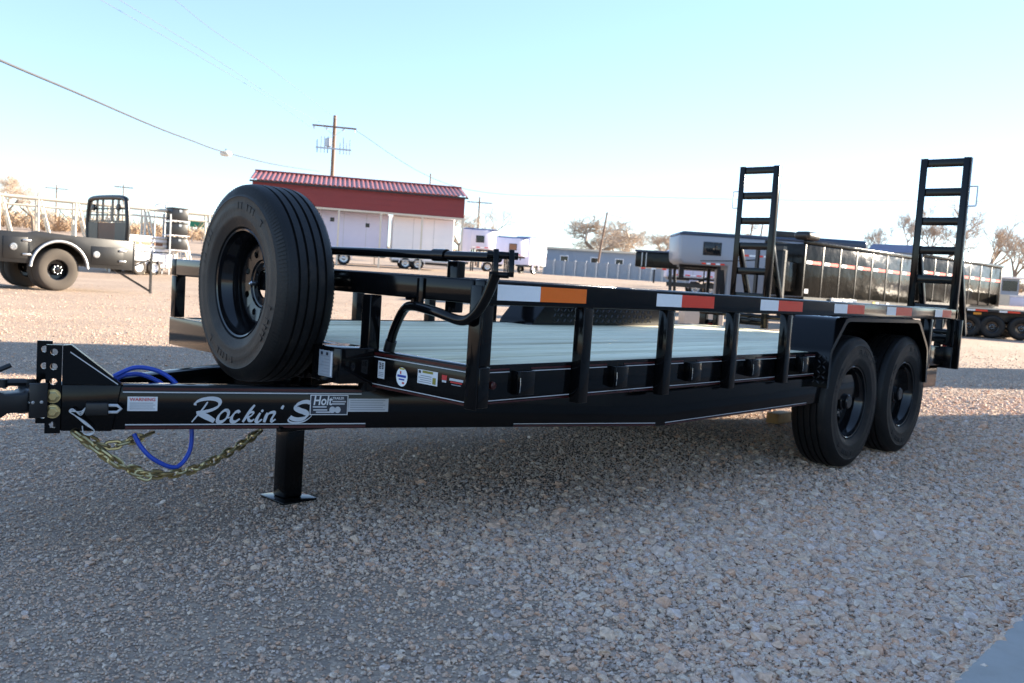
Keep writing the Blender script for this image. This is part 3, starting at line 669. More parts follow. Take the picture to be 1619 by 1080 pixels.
MB().box(.0505, .09, .185, .235, .855, 1.028).build('pipe_support', BL, TR, bevel=.004)
MB().box(.0505, .09, 1.12, 1.17, .855, 1.05).build('pipe_support', BL, TR, bevel=.004)
def yoke(y_, x_):
    m = MB()
    ol = [(-.032, .985), (.022, .985), (.030, 1.0), (.024, 1.05), (.010, 1.068), (-.012, 1.068), (-.022, 1.05), (-.036, 1.0)]
    ih = [(-.018, 1.0), (.010, 1.0), (.014, 1.006), (.010, 1.028), (.004, 1.034), (-.006, 1.034), (-.012, 1.028), (-.022, 1.006)]
    n = len(ol)
    V = [Vector((x_+u*.75, y_+u*.85, v)) for u, v in ol+ih]+[Vector((x_+u*.75+.012, y_+u*.85-.011, v)) for u, v in ol+ih]
    F = []
    for i in range(n):
        j = (i+1) % n; F += [(i, j, n+j, n+i), (2*n+i, 3*n+i, 3*n+j, 2*n+j), (i, 2*n+i, 2*n+j, j), (n+i, n+j, 3*n+j, 3*n+i)]
    m.add(V, F); return m
yk = yoke(-.066, -.040).build('pipe_clamp', BL, TR, bevel=.0015); yoke(-.105, -.012).build('clamp_plate', BL, yk, bevel=.0015)
MB().tube([(-.05, -.05, 1.05), (.02, -.115, 1.05)], .012, 10).build('clamp_pin', BL, yk, smooth=40)
MB().tube([(-.046, -.06, .99), (-.005, -.105, .99)], .010, 10).build('clamp_pin', BL, yk, smooth=40)
# battery box with sticker
bb = MB().box(-.15, -.0015, .53, .70, .578, .703).build('battery_box', BL, TR, bevel=.004)
def decal(name, pts, mat_, parent, label=None):
    return MB().add([Vector(p) for p in pts], [tuple(range(len(pts)))]).build(name, mat_, parent, label=label)
def onx(y0_, y1_, z0_, z1_, x_): return [(x_, y1_, z0_), (x_, y0_, z0_), (x_, y0_, z1_), (x_, y1_, z1_)]
dl = decal('box_sticker', onx(.572, .655, .596, .688, -.1515), 'sticker_grey', bb, 'pale sticker with a text block on the battery box')
decal('sticker_bar', onx(.575, .584, .600, .684, -.1523), 'white_decal', dl)
for i in range(7): decal('print_line', onx(.592, .648-.012*(i % 3), .600+.011*i, .604+.011*i, -.1523), 'print_grey', dl)
for y_ in (.60, .632): decal('print_mark', onx(y_, y_+.012, .671, .682, -.1525), 'print_dark', dl)
# stickers on the front panel
F0 = -.0014
d1 = decal('sticker', onx(.470, .508, .598, .660, F0), 'white_decal', TR, 'tall white sticker with black figures on the front panel')
random.seed(3)
for i in range(4):
    for j in range(2):
        decal('print_mark', onx(.476+.014*j, .487+.014*j+random.uniform(-.002, .002), .632+.006*i, .636+.006*i, F0-.0008), 'print_dark', d1)
for i in range(3): decal('print_line', onx(.475, .503, .606+.006*i, .608+.006*i, F0-.0008), 'print_grey', d1)
ell = [(F0, .375+.030*math.cos(a), .617+.033*math.sin(a)) for a in [2*math.pi*i/28 for i in range(28)]]
d2 = decal('oval_sticker', ell, 'tape_white', TR, 'round white sticker with blue and red lettering on the front panel')
decal('print_mark', onx(.352, .398, .616, .624, F0-.0008), 'print_blue', d2); decal('print_mark', onx(.36, .39, .606, .611, F0-.0008), 'print_blue', d2)
decal('print_mark', onx(.378, .385, .627, .637, F0-.0008), 'print_red', d2); decal('print_mark', onx(.36, .372, .594, .600, F0-.0008), 'print_red', d2)
decal('print_mark', onx(.362, .388, .643, .648, F0-.0009), 'print_yellow', d2)
d3 = decal('sticker', onx(.192, .293, .608, .655, F0), 'white_decal', TR, 'wide white sticker with olive bars on the front panel')
decal('print_mark', onx(.215, .268, .645, .653, F0-.0008), 'print_olive', d3); decal('print_mark', onx(.2, .216, .612, .634, F0-.0008), 'print_olive', d3); decal('print_mark', onx(.276, .288, .643, .652, F0-.0008), 'print_dark', d3)
for i in range(4): decal('print_line', onx(.222, .288-.01*(i % 2), .613+.007*i, .6155+.007*i, F0-.0008), 'print_grey', d3)
d4 = decal('red_badge', onx(.147, .172, .634, .650, F0), 'print_red', TR, 'small red badge sticker beside the corner post')
decal('print_mark', onx(.150, .170, .626, .633, F0), 'silver_decal', d4); decal('print_mark', onx(.07, .135, .636, .644, F0), 'silver_decal', d4); decal('print_mark', onx(.075, .13, .629, .634, F0), 'print_red', d4); decal('print_mark', onx(.08, .125, .622, .625, F0), 'print_grey', d4)
MB().lathe([(0, .014), (.01, .013), (.014, .006), (.014, 0)], 16, lambda t_, a, b_: Vector((.11+a, .0495-t_, .625+b_))).build('marker_light', 'pin_red', TR, smooth=40)
d5 = decal('sticker', [(2.43, .0482, .615), (2.47, .0482, .615), (2.47, .0482, .665), (2.43, .0482, .665)], 'white_decal', TR, 'small white sticker on the side channel before the fender')
decal('print_mark', [(2.442, .0474, .635), (2.458, .0474, .635), (2.458, .0474, .652), (2.442, .0474, .652)], 'print_dark', d5)
# stickers and lettering on the tongue
def ton(s0, s1, z0, z1, off): return [tong(s0, z0, off), tong(s1, z0, off), tong(s1, z1, off), tong(s0, z1, off)]
def text_mesh(txt, size, shear=0, fn=None, name='lettering', xs=1, bold=0):
    c = bpy.data.curves.new(name, 'FONT'); c.body = txt; c.size = size; c.shear = shear; c.resolution_u = 3; c.offset = bold
    o = bpy.data.objects.new(name, c); COL.objects.link(o); bpy.context.view_layer.update()
    me = bpy.data.meshes.new_from_object(o.evaluated_get(bpy.context.evaluated_depsgraph_get())); bpy.data.objects.remove(o); bpy.data.curves.remove(c)
    for v in me.vertices: v.co = fn(v.co.x*xs, v.co.y)
    me.name = name; return me
def put_text(txt, size, fn, mat_, parent, shear=0, xs=1, bold=0):
    me = text_mesh(txt, size, shear, fn, xs=xs, bold=bold); me.materials.clear(); me.materials.append(MAT[mat_]); return inst('lettering', me, parent)
w1 = decal('warning_sticker', ton(.23, .322, .464, .512, .0014), 'white_decal', TR, 'white sticker with red WARNING on the tongue')
put_text('WARNING', .0155, lambda u, v: tong(.2365+u, .4975+v, .0022), 'print_red', w1, xs=1.05, bold=.0003)
for i in range(4): decal('print_line', ton(.237, .315-.006*(i % 2), .470+.0065*i, .4722+.0065*i, .0022), 'print_grey', w1)
h1 = decal('dealer_sticker', ton(.826, .962, .450, .523, .0014), 'white_decal', TR, 'black dealer sticker with white border and letters on the tongue')
decal('sticker_field', ton(.829, .959, .453, .520, .0021), 'print_dark', h1)
put_text('Holt', .046, lambda u, v: tong(.836+u, .487+v, .0029), 'white_decal', h1, shear=.15, xs=.8, bold=.0010)
put_text('TRAILER', .0125, lambda u, v: tong(.905+u, .507+v, .0029), 'white_decal', h1, bold=.0003, xs=.9)
for i, (a, b_, z) in enumerate(((.905, .954, .4965), (.905, .95, .488), (.836, .885, .477), (.838, .888, .466), (.848, .90, .458))): decal('print_line', ton(a, b_, z, z+.005, .0029), 'silver_decal', h1)
for c in (.906, .925): decal('print_mark', [tong(c+.011*math.cos(a), .469+.012*math.sin(a), .003+.0003*(c > .91)) for a in [2*math.pi*i/16 for i in range(16)]], 'silver_decal', h1)
p1 = decal('plate_sticker', ton(.963, 1.112, .462, .510, .0016), 'silver_decal', TR, 'long pale grey sticker with fine text lines on the tongue')
for i in range(5): decal('print_line', ton(.97, 1.10-.008*(i % 2), .468+.0085*i, .4705+.0085*i, .0023), 'print_grey', p1)
# brush lettering
def brush(strokes):
    m = MB()
    for si, (pts, wd, ang) in enumerate(strokes):
        path = crom([(x, y, 0) for x, y in pts], 6); n = len(path); nv = Vector((math.cos(ang), -math.sin(ang), 0)); V = []
        for i, p in enumerate(path):
            tt = i/(n-1); w_ = wd*(.55+.45*math.sin(math.pi*min(1, max(0, .12+.76*tt)))); d = (path[min(i+1, n-1)]-path[max(i-1, 0)]).normalized(); pe = Vector((-d.y, d.x, 0))
            k = .38+.62*abs(pe.dot(nv))
            for s in (-1, 1):
                q = p+pe*s*w_*k*.64; px, py = 295+q.x/7.71, 620+q.y/7.71
                V.append(tong(.432+(px-303)*.00213, .512-(py-628)*.0022, .0016+.0002*si/10))
        m.add(V, [(2*i, 2*i+1, 2*i+3, 2*i+2) for i in range(n-1)])
    return m
A_ = rad(50)
brush([([(238, 120), (200, 180), (140, 260), (60, 362)], 36, A_), ([(92, 160), (100, 128), (160, 95), (260, 78), (350, 90), (382, 125), (360, 175), (290, 215), (200, 238), (110, 250)], 44, A_), ([(125, 248), (180, 275), (250, 310), (322, 352)], 58, rad(85)),
       ([(488, 225), (440, 222), (385, 270), (362, 325), (372, 362), (420, 355), (470, 310), (488, 250), (470, 222)], 42, A_), ([(470, 300), (490, 312), (512, 298)], 16, A_),
       ([(618, 250), (600, 232), (560, 255), (528, 310), (530, 355), (570, 360), (625, 325)], 40, A_),
       ([(800, 155), (760, 205), (710, 285), (662, 365)], 40, rad(30)), ([(700, 315), (735, 262), (775, 242), (785, 262), (750, 295), (712, 305)], 26, A_), ([(722, 300), (738, 345), (770, 350), (800, 328)], 30, A_),
       ([(872, 252), (842, 305), (826, 350), (850, 365), (895, 330)], 38, rad(30)), ([(885, 240), (905, 215)], 36, rad(30)),
       ([(962, 252), (940, 305), (922, 368)], 38, rad(30)), ([(938, 320), (975, 262), (1030, 243), (1045, 265), (1015, 325), (1018, 358), (1062, 330)], 36, A_),
       ([(1155, 160), (1142, 182), (1132, 205)], 34, rad(30)),
       ([(1492, 128), (1455, 112), (1390, 118), (1325, 150), (1312, 190), (1360, 220), (1430, 245), (1455, 280), (1420, 320), (1340, 335), (1270, 322), (1240, 300)], 54, A_), ([(1250, 305), (1220, 335), (1240, 365), (1320, 376), (1410, 362), (1480, 322), (1515, 285)], 18, A_)]).build('rockin_lettering', 'silver_decal', TR, label='silver brush lettering along the side of the tongue').name = 'brush_lettering'
# ------------------------------------------------------------------ small things near the trailer
tag(MB().box(4.36, 4.60, 1.04, 1.14, -.005, .075).build('wood_block', 'wood_block', bevel=.004), 'short tan timber block lying on gravel behind the near wheels', 'block')
# ------------------------------------------------------------------ background vehicles
def arc(cx, cz, r, a0, a1, n): return [(cx+r*math.cos(a0+(a1-a0)*i/n), cz+r*math.sin(a0+(a1-a0)*i/n)) for i in range(n+1)]
XZ = lambda u, v, t_: Vector((u, t_, v))
def bg_tyre(R, W, mat_, rim=.5):
    k = R
    prof = [(-W*.42, k*rim), (-W*.5, k*(rim+.15)), (-W*.5, k*.86), (-W*.42, k*.965), (-W*.3, k), (-W*.1, k), (-W*.09, k*.985), (W*.09, k*.985), (W*.1, k), (W*.3, k), (W*.42, k*.965), (W*.5, k*.86), (W*.5, k*(rim+.15)), (W*.42, k*rim)]
    me = MB().lathe(prof, 40, lambda t_, a, b_: Vector((a, t_, b_))).mesh('tyre', 40); me.materials.append(MAT[mat_]); return me
def bg_rim(R, W, mat_, rim=.5, dish=.12, spokes=0):
    k = R*rim; m = MB()
    m.lathe([(-W*.42, k), (-W*.40, k*.93), (-W*.40+dish, k*.85), (-W*.38+dish, k*.55), (-W*.42+dish*.6, k*.42), (-W*.45+dish*.5, k*.2), (-W*.45+dish*.5, 0)], 32, lambda t_, a, b_: Vector((a, t_, b_)))
    me = m.mesh('wheel', 35); me.materials.append(MAT[mat_]); return me
def bg_wheel(parent, loc, ty, ri, R, W, nuts=0, nutmat='steel', rot=0):
    w_ = inst('wheel', ri, parent, loc, (0, 0, rot)); inst('tyre', ty, w_)
    for i in range(nuts):
        a = 2*math.pi*i/nuts; m_ = BGNUT if nutmat == 'steel' else BGNUT
        inst('lug_nut', m_, w_, (R*.19*math.cos(a), -W*.33, R*.19*math.sin(a)))
    return w_
BGNUT = MB().lathe([(0, .014), (-.022, .012), (-.026, 0)], 6, lambda t_, a, b_: Vector((a, t_, b_))).mesh('lug_nut'); BGNUT.materials.append(MAT['steel'])
# --- black skirted truck bed
def truck_bed():
    t = empty('truck_bed', spot(93, 20.6), facing(93)+rad(24), 'black skirted truck bed with headache rack on dusty wheels at left', 'truck bed')
    R = .50; za, zb = .60, 1.33; FR = 1.80; RE = -2.1; WD = 2.15
    # near skirt with wheel arch
    arch = arc(0, .52, .62, math.pi-.12, .12, 14)
    for mir in (0, 1):
        ya, yb = (-.05, 0) if not mir else (WD, WD+.05)
        poly = [(RE, za+.06), (-.62, za+.02)]+arch+[(.62, za), (FR, za-.03), (FR, zb-.03), (.3, zb), (-.55, zb+.05), (-.75, zb), (RE, zb+.02)]
        MB().prism(poly, XZ, ya, yb).build('skirt', 'flatbed_grey', t, bevel=.012)
        o = MB()
        pts = arc(0, .52, .66, math.pi-.05, .05, 16)
        o.tube([(x, ya-.02 if not mir else yb+.02, z) for x, z in pts], .035, 8); o.build('wheel_arch', 'galvanised', t, smooth=50)
    MB().box(RE, FR, .002, WD-.002, zb-.10, zb-.06).build('bed_floor', 'flatbed_grey', t)
    MB().box(FR+.001, FR+.06, -.05, WD+.05, za-.02, zb-.02).build('front_board', 'flatbed_grey', t, bevel=.01)
    # tool box doors
    for x0_, x1_, z0_, z1_ in ((-1.25, -.72, .72, 1.22), (.75, 1.55, .68, 1.12)):
        d = MB().box(x0_, x1_, -.062, -.0501, z0_, z1_).build('tool_door', 'flatbed_grey', t, bevel=.008)
        cx = x0_+.22 if x0_ < 0 else x0_+.12; cz = (z0_+z1_)/2+.02
        MB().lathe([(0, .085), (-.012, .08), (-.014, .05), (-.004, .045), (-.004, 0)], 20, lambda t_, a, b_: Vector((cx+a, -.0625+t_, cz+b_))).build('latch', 'steel', d, smooth=40)
        hx = x1_-.02
        for z in (z0_+.08, z1_-.10): MB().box(hx-.10, hx+.08, -.085, -.063, z, z+.05).build('hinge', 'steel', d, bevel=.006)
    MB().box(-2.02, -1.90, -.058, -.051, 1.12, 1.18).build('side_light', 'white_decal', t); MB().box(-2.1, -1.75, -.058, -.051, .70, .80).build('side_reflector', 'tape_red', t)
    # headache rack
    hx = FR-.12
    out = [(.06, zb-.04), (.03, 1.75), (.10, 2.22), (.24, 2.38), (WD/2, 2.41), (WD-.24, 2.38), (WD-.10, 2.22), (WD-.03, 1.75), (WD-.06, zb-.04)]
    hr = MB().tube([(hx, y_, z) for y_, z in crom([(a, b_, 0) for a, b_ in out], 5) and [(p.x, p.y) for p in crom([(a, b_, 0) for a, b_ in out], 5)]], .065, 10).build('headache_rack', 'flatbed_grey', t, smooth=50)
    for y_ in (.52, .82, WD-.82, WD-.52): MB().box(hx-.02, hx+.02, y_-.03, y_+.03, 1.78, 2.38).build('rack_bar', 'flatbed_grey', hr)
    for z in (1.80, 1.96, 2.12): MB().box(hx-.021, hx+.021, .08, WD-.08, z-.018, z+.018).build('rack_bar', 'flatbed_grey', hr)
    MB().box(hx-.03, hx+.03, .06, .62, zb-.04, 1.775).build('rack_panel', 'flatbed_grey', hr); MB().box(hx-.03, hx+.03, WD-.62, WD-.06, zb-.04, 1.775).build('rack_panel', 'flatbed_grey', hr)
    MB().box(hx-.02, hx+.02, .621, WD-.621, zb-.04, 1.76).build('rack_panel', 'brown_panel', hr)
    for y_ in (.42, WD-.42): MB().lathe([(0, .09), (-.05, .08), (-.06, 0)], 14, lambda t_, a, b_: Vector((hx-.03+t_, y_+a, 2.15+b_))).build('work_light', 'black_satin', hr, smooth=40)
    # chassis, wheels, stand
    for y_ in (.55, WD-.55): MB().box(RE+.2, FR+.3, y_-.04, y_+.04, .66, .82).build('chassis_rail', 'black_satin', t)
    MB().tube([(0, .1, .5), (0, WD-.1, .5)], .09, 10).build('axle', 'black_satin', t); MB().lathe([(-.22, 0), (-.2, .14), (0, .2), (.2, .14), (.22, 0)], 14, lambda t_, a, b_: Vector((a, WD/2+t_, .5+b_))).build('differential', 'galvanised', t, smooth=60)
    ty = bg_tyre(R, .27, 'dusty_rubber', .50); ri = bg_rim(R, .27, 'rim_black', .50, .16)
    bg_wheel(t, (0, .13, R), ty, ri, R, .27, 8); bg_wheel(t, (0, .43, R), ty, ri, R, .27); bg_wheel(t, (0, WD-.13, R), ty, ri, R, .27, rot=math.pi); bg_wheel(t, (0, WD-.43, R), ty, ri, R, .27)
    m = MB(); m.bar((FR-.35, .3, .60), (FR+.55, .05, .05), .05, .05); m.bar((FR+.55, .05, .0), (FR+.55, .05, 1.05), .05, .05); m.bar((FR-.05, .05, .62), (FR+.55, .05, .9), .035, .035); m.build('tongue_stand', 'black_satin', t)
truck_bed()
# --- white pipe truss behind it
def pipe_truss():
    o_ = spot(60, 34); t = empty('pipe_truss', o_, facing(60)+rad(8), 'white welded pipe truss frame standing behind the truck bed', 'truss')
    x0_ = -5.5; zt, zb = 2.75, .35
    for y_ in (0, .55):
        k = 'truss_cream' if y_ == 0 else 'cream_trim'
        MB().tube([(x0_, y_, zt), (7.5, y_, zt)], .06, 8).build('top_chord', k, t, smooth=50); MB().tube([(x0_, y_, zb), (7.5, y_, zb)], .06, 8).build('bottom_chord', k, t, smooth=50)
        MB().tube([(x0_, y_, zt-.3), (7.5, y_, zt-.3)], .03, 8).build('rail', k, t, smooth=50)
        for i in range(10):
            x = x0_+.2+i*1.32
            MB().tube([(x, y_, 0), (x, y_, zt)], .05, 8).build('vertical', k, t, smooth=50)
            MB().tube([(x+.08, y_, zt), (x+.7, y_, zb)], .04, 8).build('diagonal', k, t, smooth=50)
    m = MB().tube([(-1.3, .1, zt), (-2.4, .1, zt+.9)], .05, 8).build('raised_arm', 'cream_trim', t, smooth=50)
pipe_truss()
# --- small white stock trailer
def stock_trailer():
    t = empty('stock_trailer', spot(212, 35.5), facing(215)+rad(35), 'small white slat-sided stock trailer with two pale wheels', 'trailer')
    L_, Wd = 2.05, 1.5
    MB().box(-.35, L_, 0, Wd, .32, .95).build('body', 'white_paint', t, bevel=.03)
    for k in range(3): MB().box(-.33, L_-.25, .0, .03, 1.0+.20*k, 1.10+.20*k).build('slat', 'white_paint', t)
    MB().box(-.35, L_-.25, .031, Wd-.03, 1.0, 1.55).build('interior', 'cream_trim', t)
    MB().prism([(-.36, 1.56), (L_-.2, 1.56), (L_+.02, 1.35), (L_+.02, .96), (L_-.22, .96), (L_-.22, 1.55), (-.36, 1.55)], XZ, -.01, Wd).build('nose', 'white_paint', t)
    MB().box(-.38, L_-.15, -.02, Wd+.02, 1.57, 1.63).build('roof', 'white_paint', t, bevel=.02)
    for i in range(3): MB().box(-.2+i*.55, .22+i*.55, -.012, -.001, 1.24, 1.37).build('vent', 'brown_panel', t)
    ty = bg_tyre(.32, .2, 'dusty_rubber', .58); ri = bg_rim(.32, .2, 'white_paint', .58, .05)
    for x in (.2, .9): bg_wheel(t, (x, -.02, .32), ty, ri, .32, .2, 5); bg_wheel(t, (x, Wd+.02, .32), ty, ri, .32, .2, rot=math.pi)
    MB().prism([(-.2, .64), (1.3, .64), (1.4, .5), (1.37, .5), (1.27, .60), (-.17, .60), (-.27, .5), (-.3, .5)], XZ, -.14, .0).build('fender', 'white_paint', t)
    m = MB(); m.bar((L_, .3, .4), (L_+1.0, Wd/2, .4), .06, .08); m.bar((L_, Wd-.3, .4), (L_+1.0, Wd/2, .4), .06, .08); m.box(L_+.9, L_+1.0, Wd/2-.04, Wd/2+.04, .0, .8); m.build('tongue', 'white_paint', t)
stock_trailer()
# --- rack with three stacked toolboxes
def tool_rack():
    l0 = spot(277, 37); rz = facing(277)+rad(28)
    t = empty('steel_rack', l0, rz, 'open steel rack holding three black toolboxes', 'rack')
    for x in (-.42, .42):
        for y_ in (-.3, .3): MB().box(x-.025, x+.025, y_-.025, y_+.025, 0, 2.55 if x < 0 else 1.1).build('post', 'galvanised', t)
    for z in (1.04, 1.66, 2.27): MB().box(-.44, .44, -.33, .33, z, z+.03).build('shelf', 'white_paint', t)
    R_ = Matrix.Rotation(rz, 4, 'Z')
    for k, (z, nm) in enumerate(((1.072, 'lowest'), (1.692, 'middle'), (2.302, 'topmost'))):
        b_ = empty('toolbox', l0+R_ @ Vector((.02, 0, z)), rz, 'black metal toolbox on the steel rack, %s of the three' % nm, 'toolbox', 'toolboxes on the steel rack')
        MB().box(-.36, .36, -.28, .28, 0, .48).build('body', 'flatbed_grey', b_, bevel=.015); MB().box(-.37, .37, -.29, .29, .481, .54).build('lid', 'flatbed_grey', b_, bevel=.012); MB().box(-.06, .06, -.30, -.281, .36, .46).build('latch', 'steel', b_)
    for i, (px, h) in enumerate(((243, 2.9), (259, 3.0))):
        tag(MB().tube(crom([(0, 0, 0), (0, 0, h-.4), (.12, 0, h), (.5, 0, h+.05)], 4), .035, 8).build('pipe_stand', 'galvanised', smooth=50), ('thin bent pipe stand nearest the stock trailer', 'thin bent pipe stand nearest the toolbox rack')[i], 'pipe stand', 'pipe stands beside the toolbox rack').location = spot(px, 38+i)
tool_rack()
# --- red carport with trailers under it
def carport():
    dp = 55; c = spot(728, dp); rz = facing(565)+rad(1.5)
    t = empty('carport', c, rz, 'open carport with red corrugated roof and red side panel', 'carport')
    L_ = 12.9; Wd = 6.0; ze, zr = 4.75, 5.55
    MB().box(-L_, 0, -.02, .02, ze-1.32, ze).build('side_panel', 'red_metal', t)
    for k in range(4): MB().box(-L_, 0, -.035, -.021, ze-1.28+k*.33, ze-1.24+k*.33).build('siding_rib', 'red_metal', t)
    MB().box(-L_, .02, -.04, .04, ze-1.44, ze-1.325).build('trim', 'cream_trim', t)
    rf = MB()
    n = 46
    V = []; 
    for i in range(n*4+1):
        x = -L_-.15+(L_+.3)*i/(n*4); h = .05 if (i % 4) in (1, 2) else 0
        V += [Vector((x, -.25, ze+.0+h)), Vector((x, Wd/2, zr+h)), Vector((x, Wd+.25, ze+h))]
    F = []
    for i in range(n*4): F += [(3*i, 3*i+3, 3*i+4, 3*i+1), (3*i+1, 3*i+4, 3*i+5, 3*i+2)]
    ro = rf.add(V, F).build('roof', 'red_roof', t)
    MB().prism([(-.25, ze-.06), (Wd/2, zr-.04), (Wd+.25, ze-.06), (Wd+.25, ze-.16), (Wd/2, zr-.16), (-.25, ze-.16)], lambda u, v, s: Vector((s, u, v)), .155, .19).build('gable_trim', 'cream_trim', ro)
    MB().box(-L_-.15, .15, -.28, -.255, ze-.14, ze-.03).build('eave_trim', 'black_satin', ro)
    MB().tube([(-L_-.15, Wd/2, zr+.06), (.15, Wd/2, zr+.06)], .07, 8).build('ridge_cap', 'red_roof', ro)
    for i in range(6):
        x = -.06-i*(L_-.12)/5
        for y_ in (0, Wd): MB().box(x-.05, x+.05, y_-.05+.0, y_+.05, -.3, ze-1.44 if y_ == 0 else ze-.05).build('post', 'cream_trim', t)
    MB().box(-L_, 0, Wd-.02, Wd+.02, ze-1.0, ze-.06).build('back_panel', 'red_metal', t)
    return c, rz
CP, CRZ = carport()
def box_trailer(name, label, loc, rz, L_, Wd, z0, z1, body, roofm, group=None, nose=0, window=None, tape=None, axles=(), wheel=.36, legs=True, strip=None, nosez=None, wmat='window_dark', bev=.12):
    """enclosed trailer: x to its nose; nose = length of the gooseneck overhang"""
    t = empty(name, loc, rz, label, 'trailer', group)
    b_ = MB().box(0, L_, 0, Wd, z0, z1).build('body', body, t, bevel=bev, seg=3)
    MB().box(.06, L_+nose-.08, .06, Wd-.06, z1-.02, z1+.10).build('roof', roofm, t, bevel=.06, seg=2)
    if nose:
        nz = nosez or (z0+(z1-z0)*.42)
        MB().prism([(0, 0), (nose*.7, 0), (nose, Wd*.25), (nose, Wd*.75), (nose*.7, Wd), (0, Wd)], lambda u, v, s: Vector((L_+u-.05, v, s)), nz, z1).build('nose', body, t, bevel=.05)
        m = MB(); m.bar((L_+nose*.72, Wd/2, nz), (L_+nose*.72, Wd/2, z0+.45), .1, .1); m.box(L_+nose*.3, L_+nose*.9, Wd/2-.15, Wd/2+.15, nz-.12, nz-.01); m.build('gooseneck_coupler', 'black_satin', t)
        if legs:
            for y_ in (.25, Wd-.25): MB().bar((L_+.25, y_, nz), (L_+.25, y_, 0), .1, .1).build('landing_leg', 'black_satin', t)
    if strip: MB().box(.1, L_-.1, -.0065, -.0006, z0+.12, z0+strip).build('lower_strip', 'cream_trim', t)
    for wx0, wx1, wz0, wz1 in (window or ()):
        f_ = MB().box(wx0-.05, wx1+.05, -.018, -.001, wz0-.05, wz1+.05).build('window', 'black_satin', t, bevel=.008); MB().box(wx0, wx1, -.026, -.0185, wz0, wz1).build('pane', wmat, f_)
    if tape:
        x0_, x1_, z = tape; k = 0; x = x0_
        while x < x1_:
            MB().box(x, min(x+.26, x1_), -.006, -.001, z, z+.06).build('reflective_tape', ('tape_white', 'tape_red')[k % 2], t); x += .30; k += 1
    ty = bg_tyre(wheel, .24, 'tyre_rubber', .62); ri = bg_rim(wheel, .24, 'steel', .62, .06)
    for x in axles:
        bg_wheel(t, (x, .1, wheel), ty, ri, wheel, .24, 6); bg_wheel(t, (x, Wd-.1, wheel), ty, ri, wheel, .24, rot=math.pi)
    if axles:
        a0, a1 = min(axles)-wheel*1.25, max(axles)+wheel*1.25
        MB().prism([(a0, wheel*1.0), (a0+.1, wheel*2.2), (a1-.1, wheel*2.2), (a1, wheel*1.0), (a1-.05, wheel*1.0), (a1-.14, wheel*2.1), (a0+.14, wheel*2.1), (a0+.05, wheel)], XZ, -.12, -.001).build('fender', body, t)
    MB().box(.1, L_-.1, .15, Wd-.15, z0-.14, z0-.005).build('chassis', 'black_satin', t)
    k = int(L_/1.15)
    for i in range(1, k): MB().box(i*L_/k-.012, i*L_/k+.012, -.008, -.0005, z0+.12, z1-.12).build('panel_seam', 'galvanised', t)
    if L_ > 2: MB().box(.08, L_-.08, -.02, -.0008, z1-.10, z1-.04).build('rub_rail', 'galvanised', t); MB().box(.08, L_-.08, -.02, -.0008, z0+.02, z0+.08).build('rub_rail', 'galvanised', t)
    return t
def world(c, rz, x, y): v = Matrix.Rotation(rz, 4, 'Z') @ Vector((x, y, 0)); p = c+v; return Vector((p.x, p.y, terrain(p.x, p.y)))
box_trailer('horse_trailer', 'white enclosed trailer tinted as in shade under the red carport', world(CP, CRZ, -10.2, 1.2), CRZ, 5.6, 2.2, .75, 3.4, 'shade_tinted_white', 'white_paint', axles=(1.7, 2.9), strip=.32, window=((2.0, 2.15, 2.7, 2.85), (4.2, 4.35, 2.5, 2.65), (1.0, 1.1, 2.3, 2.4)), wheel=.42)
box_trailer('cargo_trailer', 'bright white sunlit box trailer under the end of the red carport', world(CP, CRZ, -4.35, .9), CRZ, 3.9, 2.3, .5, 3.35, 'white_paint', 'white_paint', axles=(.9, 1.7), bev=.05)
# --- horse trailers farther off
for i, (px, dp, wl, lab) in enumerate(((728, 62, 'window_dark', 'white gooseneck horse trailer with dark window just right of carport'), (782, 66, 'brown_panel', 'white gooseneck horse trailer with brownish window, right of the similar one'))):
    z = 1.55
    box_trailer('horse_trailer', lab, spot(px, dp), facing(px)+rad(4), .6, 2.3, .6, 2.95-.3*i, 'shade_tinted_white', 'roof_blue', 'white horse trailers beyond the carport', nose=1.9, window=((1.0, 1.5, 2.1-.32*i, 2.5-.32*i),), tape=(.7, 2.3, 1.68-.3*i), axles=(-.6,), nosez=1.6-.3*i, wmat=wl, bev=.03)
t = box_trailer('horse_trailer', 'narrow white trailer end standing by the blue grey building', spot(834, 70), facing(834)+rad(50), 2.2, 1.6, .7, 2.9, 'shade_tinted_white', 'roof_blue', 'white horse trailers beyond the carport', axles=(.8,), bev=.03)
# --- blue-grey house and fence
def low_house():
    t = empty('low_building', spot(862, 92), facing(930)+rad(2), 'low blue grey building with cream roof edge behind the fence', 'building')
    MB().box(0, 9.4, 0, 5, -.5, 2.6).build('wall', 'bluegrey_wall', t)
    MB().box(-.3, 9.7, -.3, 5.3, 2.603, 2.8).build('roof', 'cream_trim', t)
    for x in (1.4, 4.6, 7.2):
        f_ = MB().box(x, x+.9, -.06, -.001, 1.0, 2.0).build('window', 'white_paint', t); MB().box(x+.08, x+.82, -.075, -.061, 1.08, 1.92).build('pane', 'window_dark', f_)
low_house()
def slat_fence():
    a = spot(858, 84); b_ = spot(1100, 80); d = b_-a; L_ = d.to_2d().length; rz = math.atan2(d.y, d.x)
    t = empty('metal_fence', a, rz, 'grey corrugated sheet fence with pale posts beyond the yard', 'fence')
    n = 14
    for i in range(n):
        x = i*L_/n; z = (terrain(*(a+d*(i/n)).to_2d())-a.z)
        V = []; k = 16
        for j in range(k+1): u = x+.04+(L_/n-.08)*j/k; V += [Vector((u, .04*(j % 2), z-.1)), Vector((u, .04*(j % 2), z+1.4))]
        MB().add(V, [(2*j, 2*j+2, 2*j+3, 2*j+1) for j in range(k)]).build('fence_panel', 'fence_grey', t)
        MB().box(x-.05, x+.05, -.09, -.01, z-.2, z+1.5).build('post', 'galvanised', t)
slat_fence()
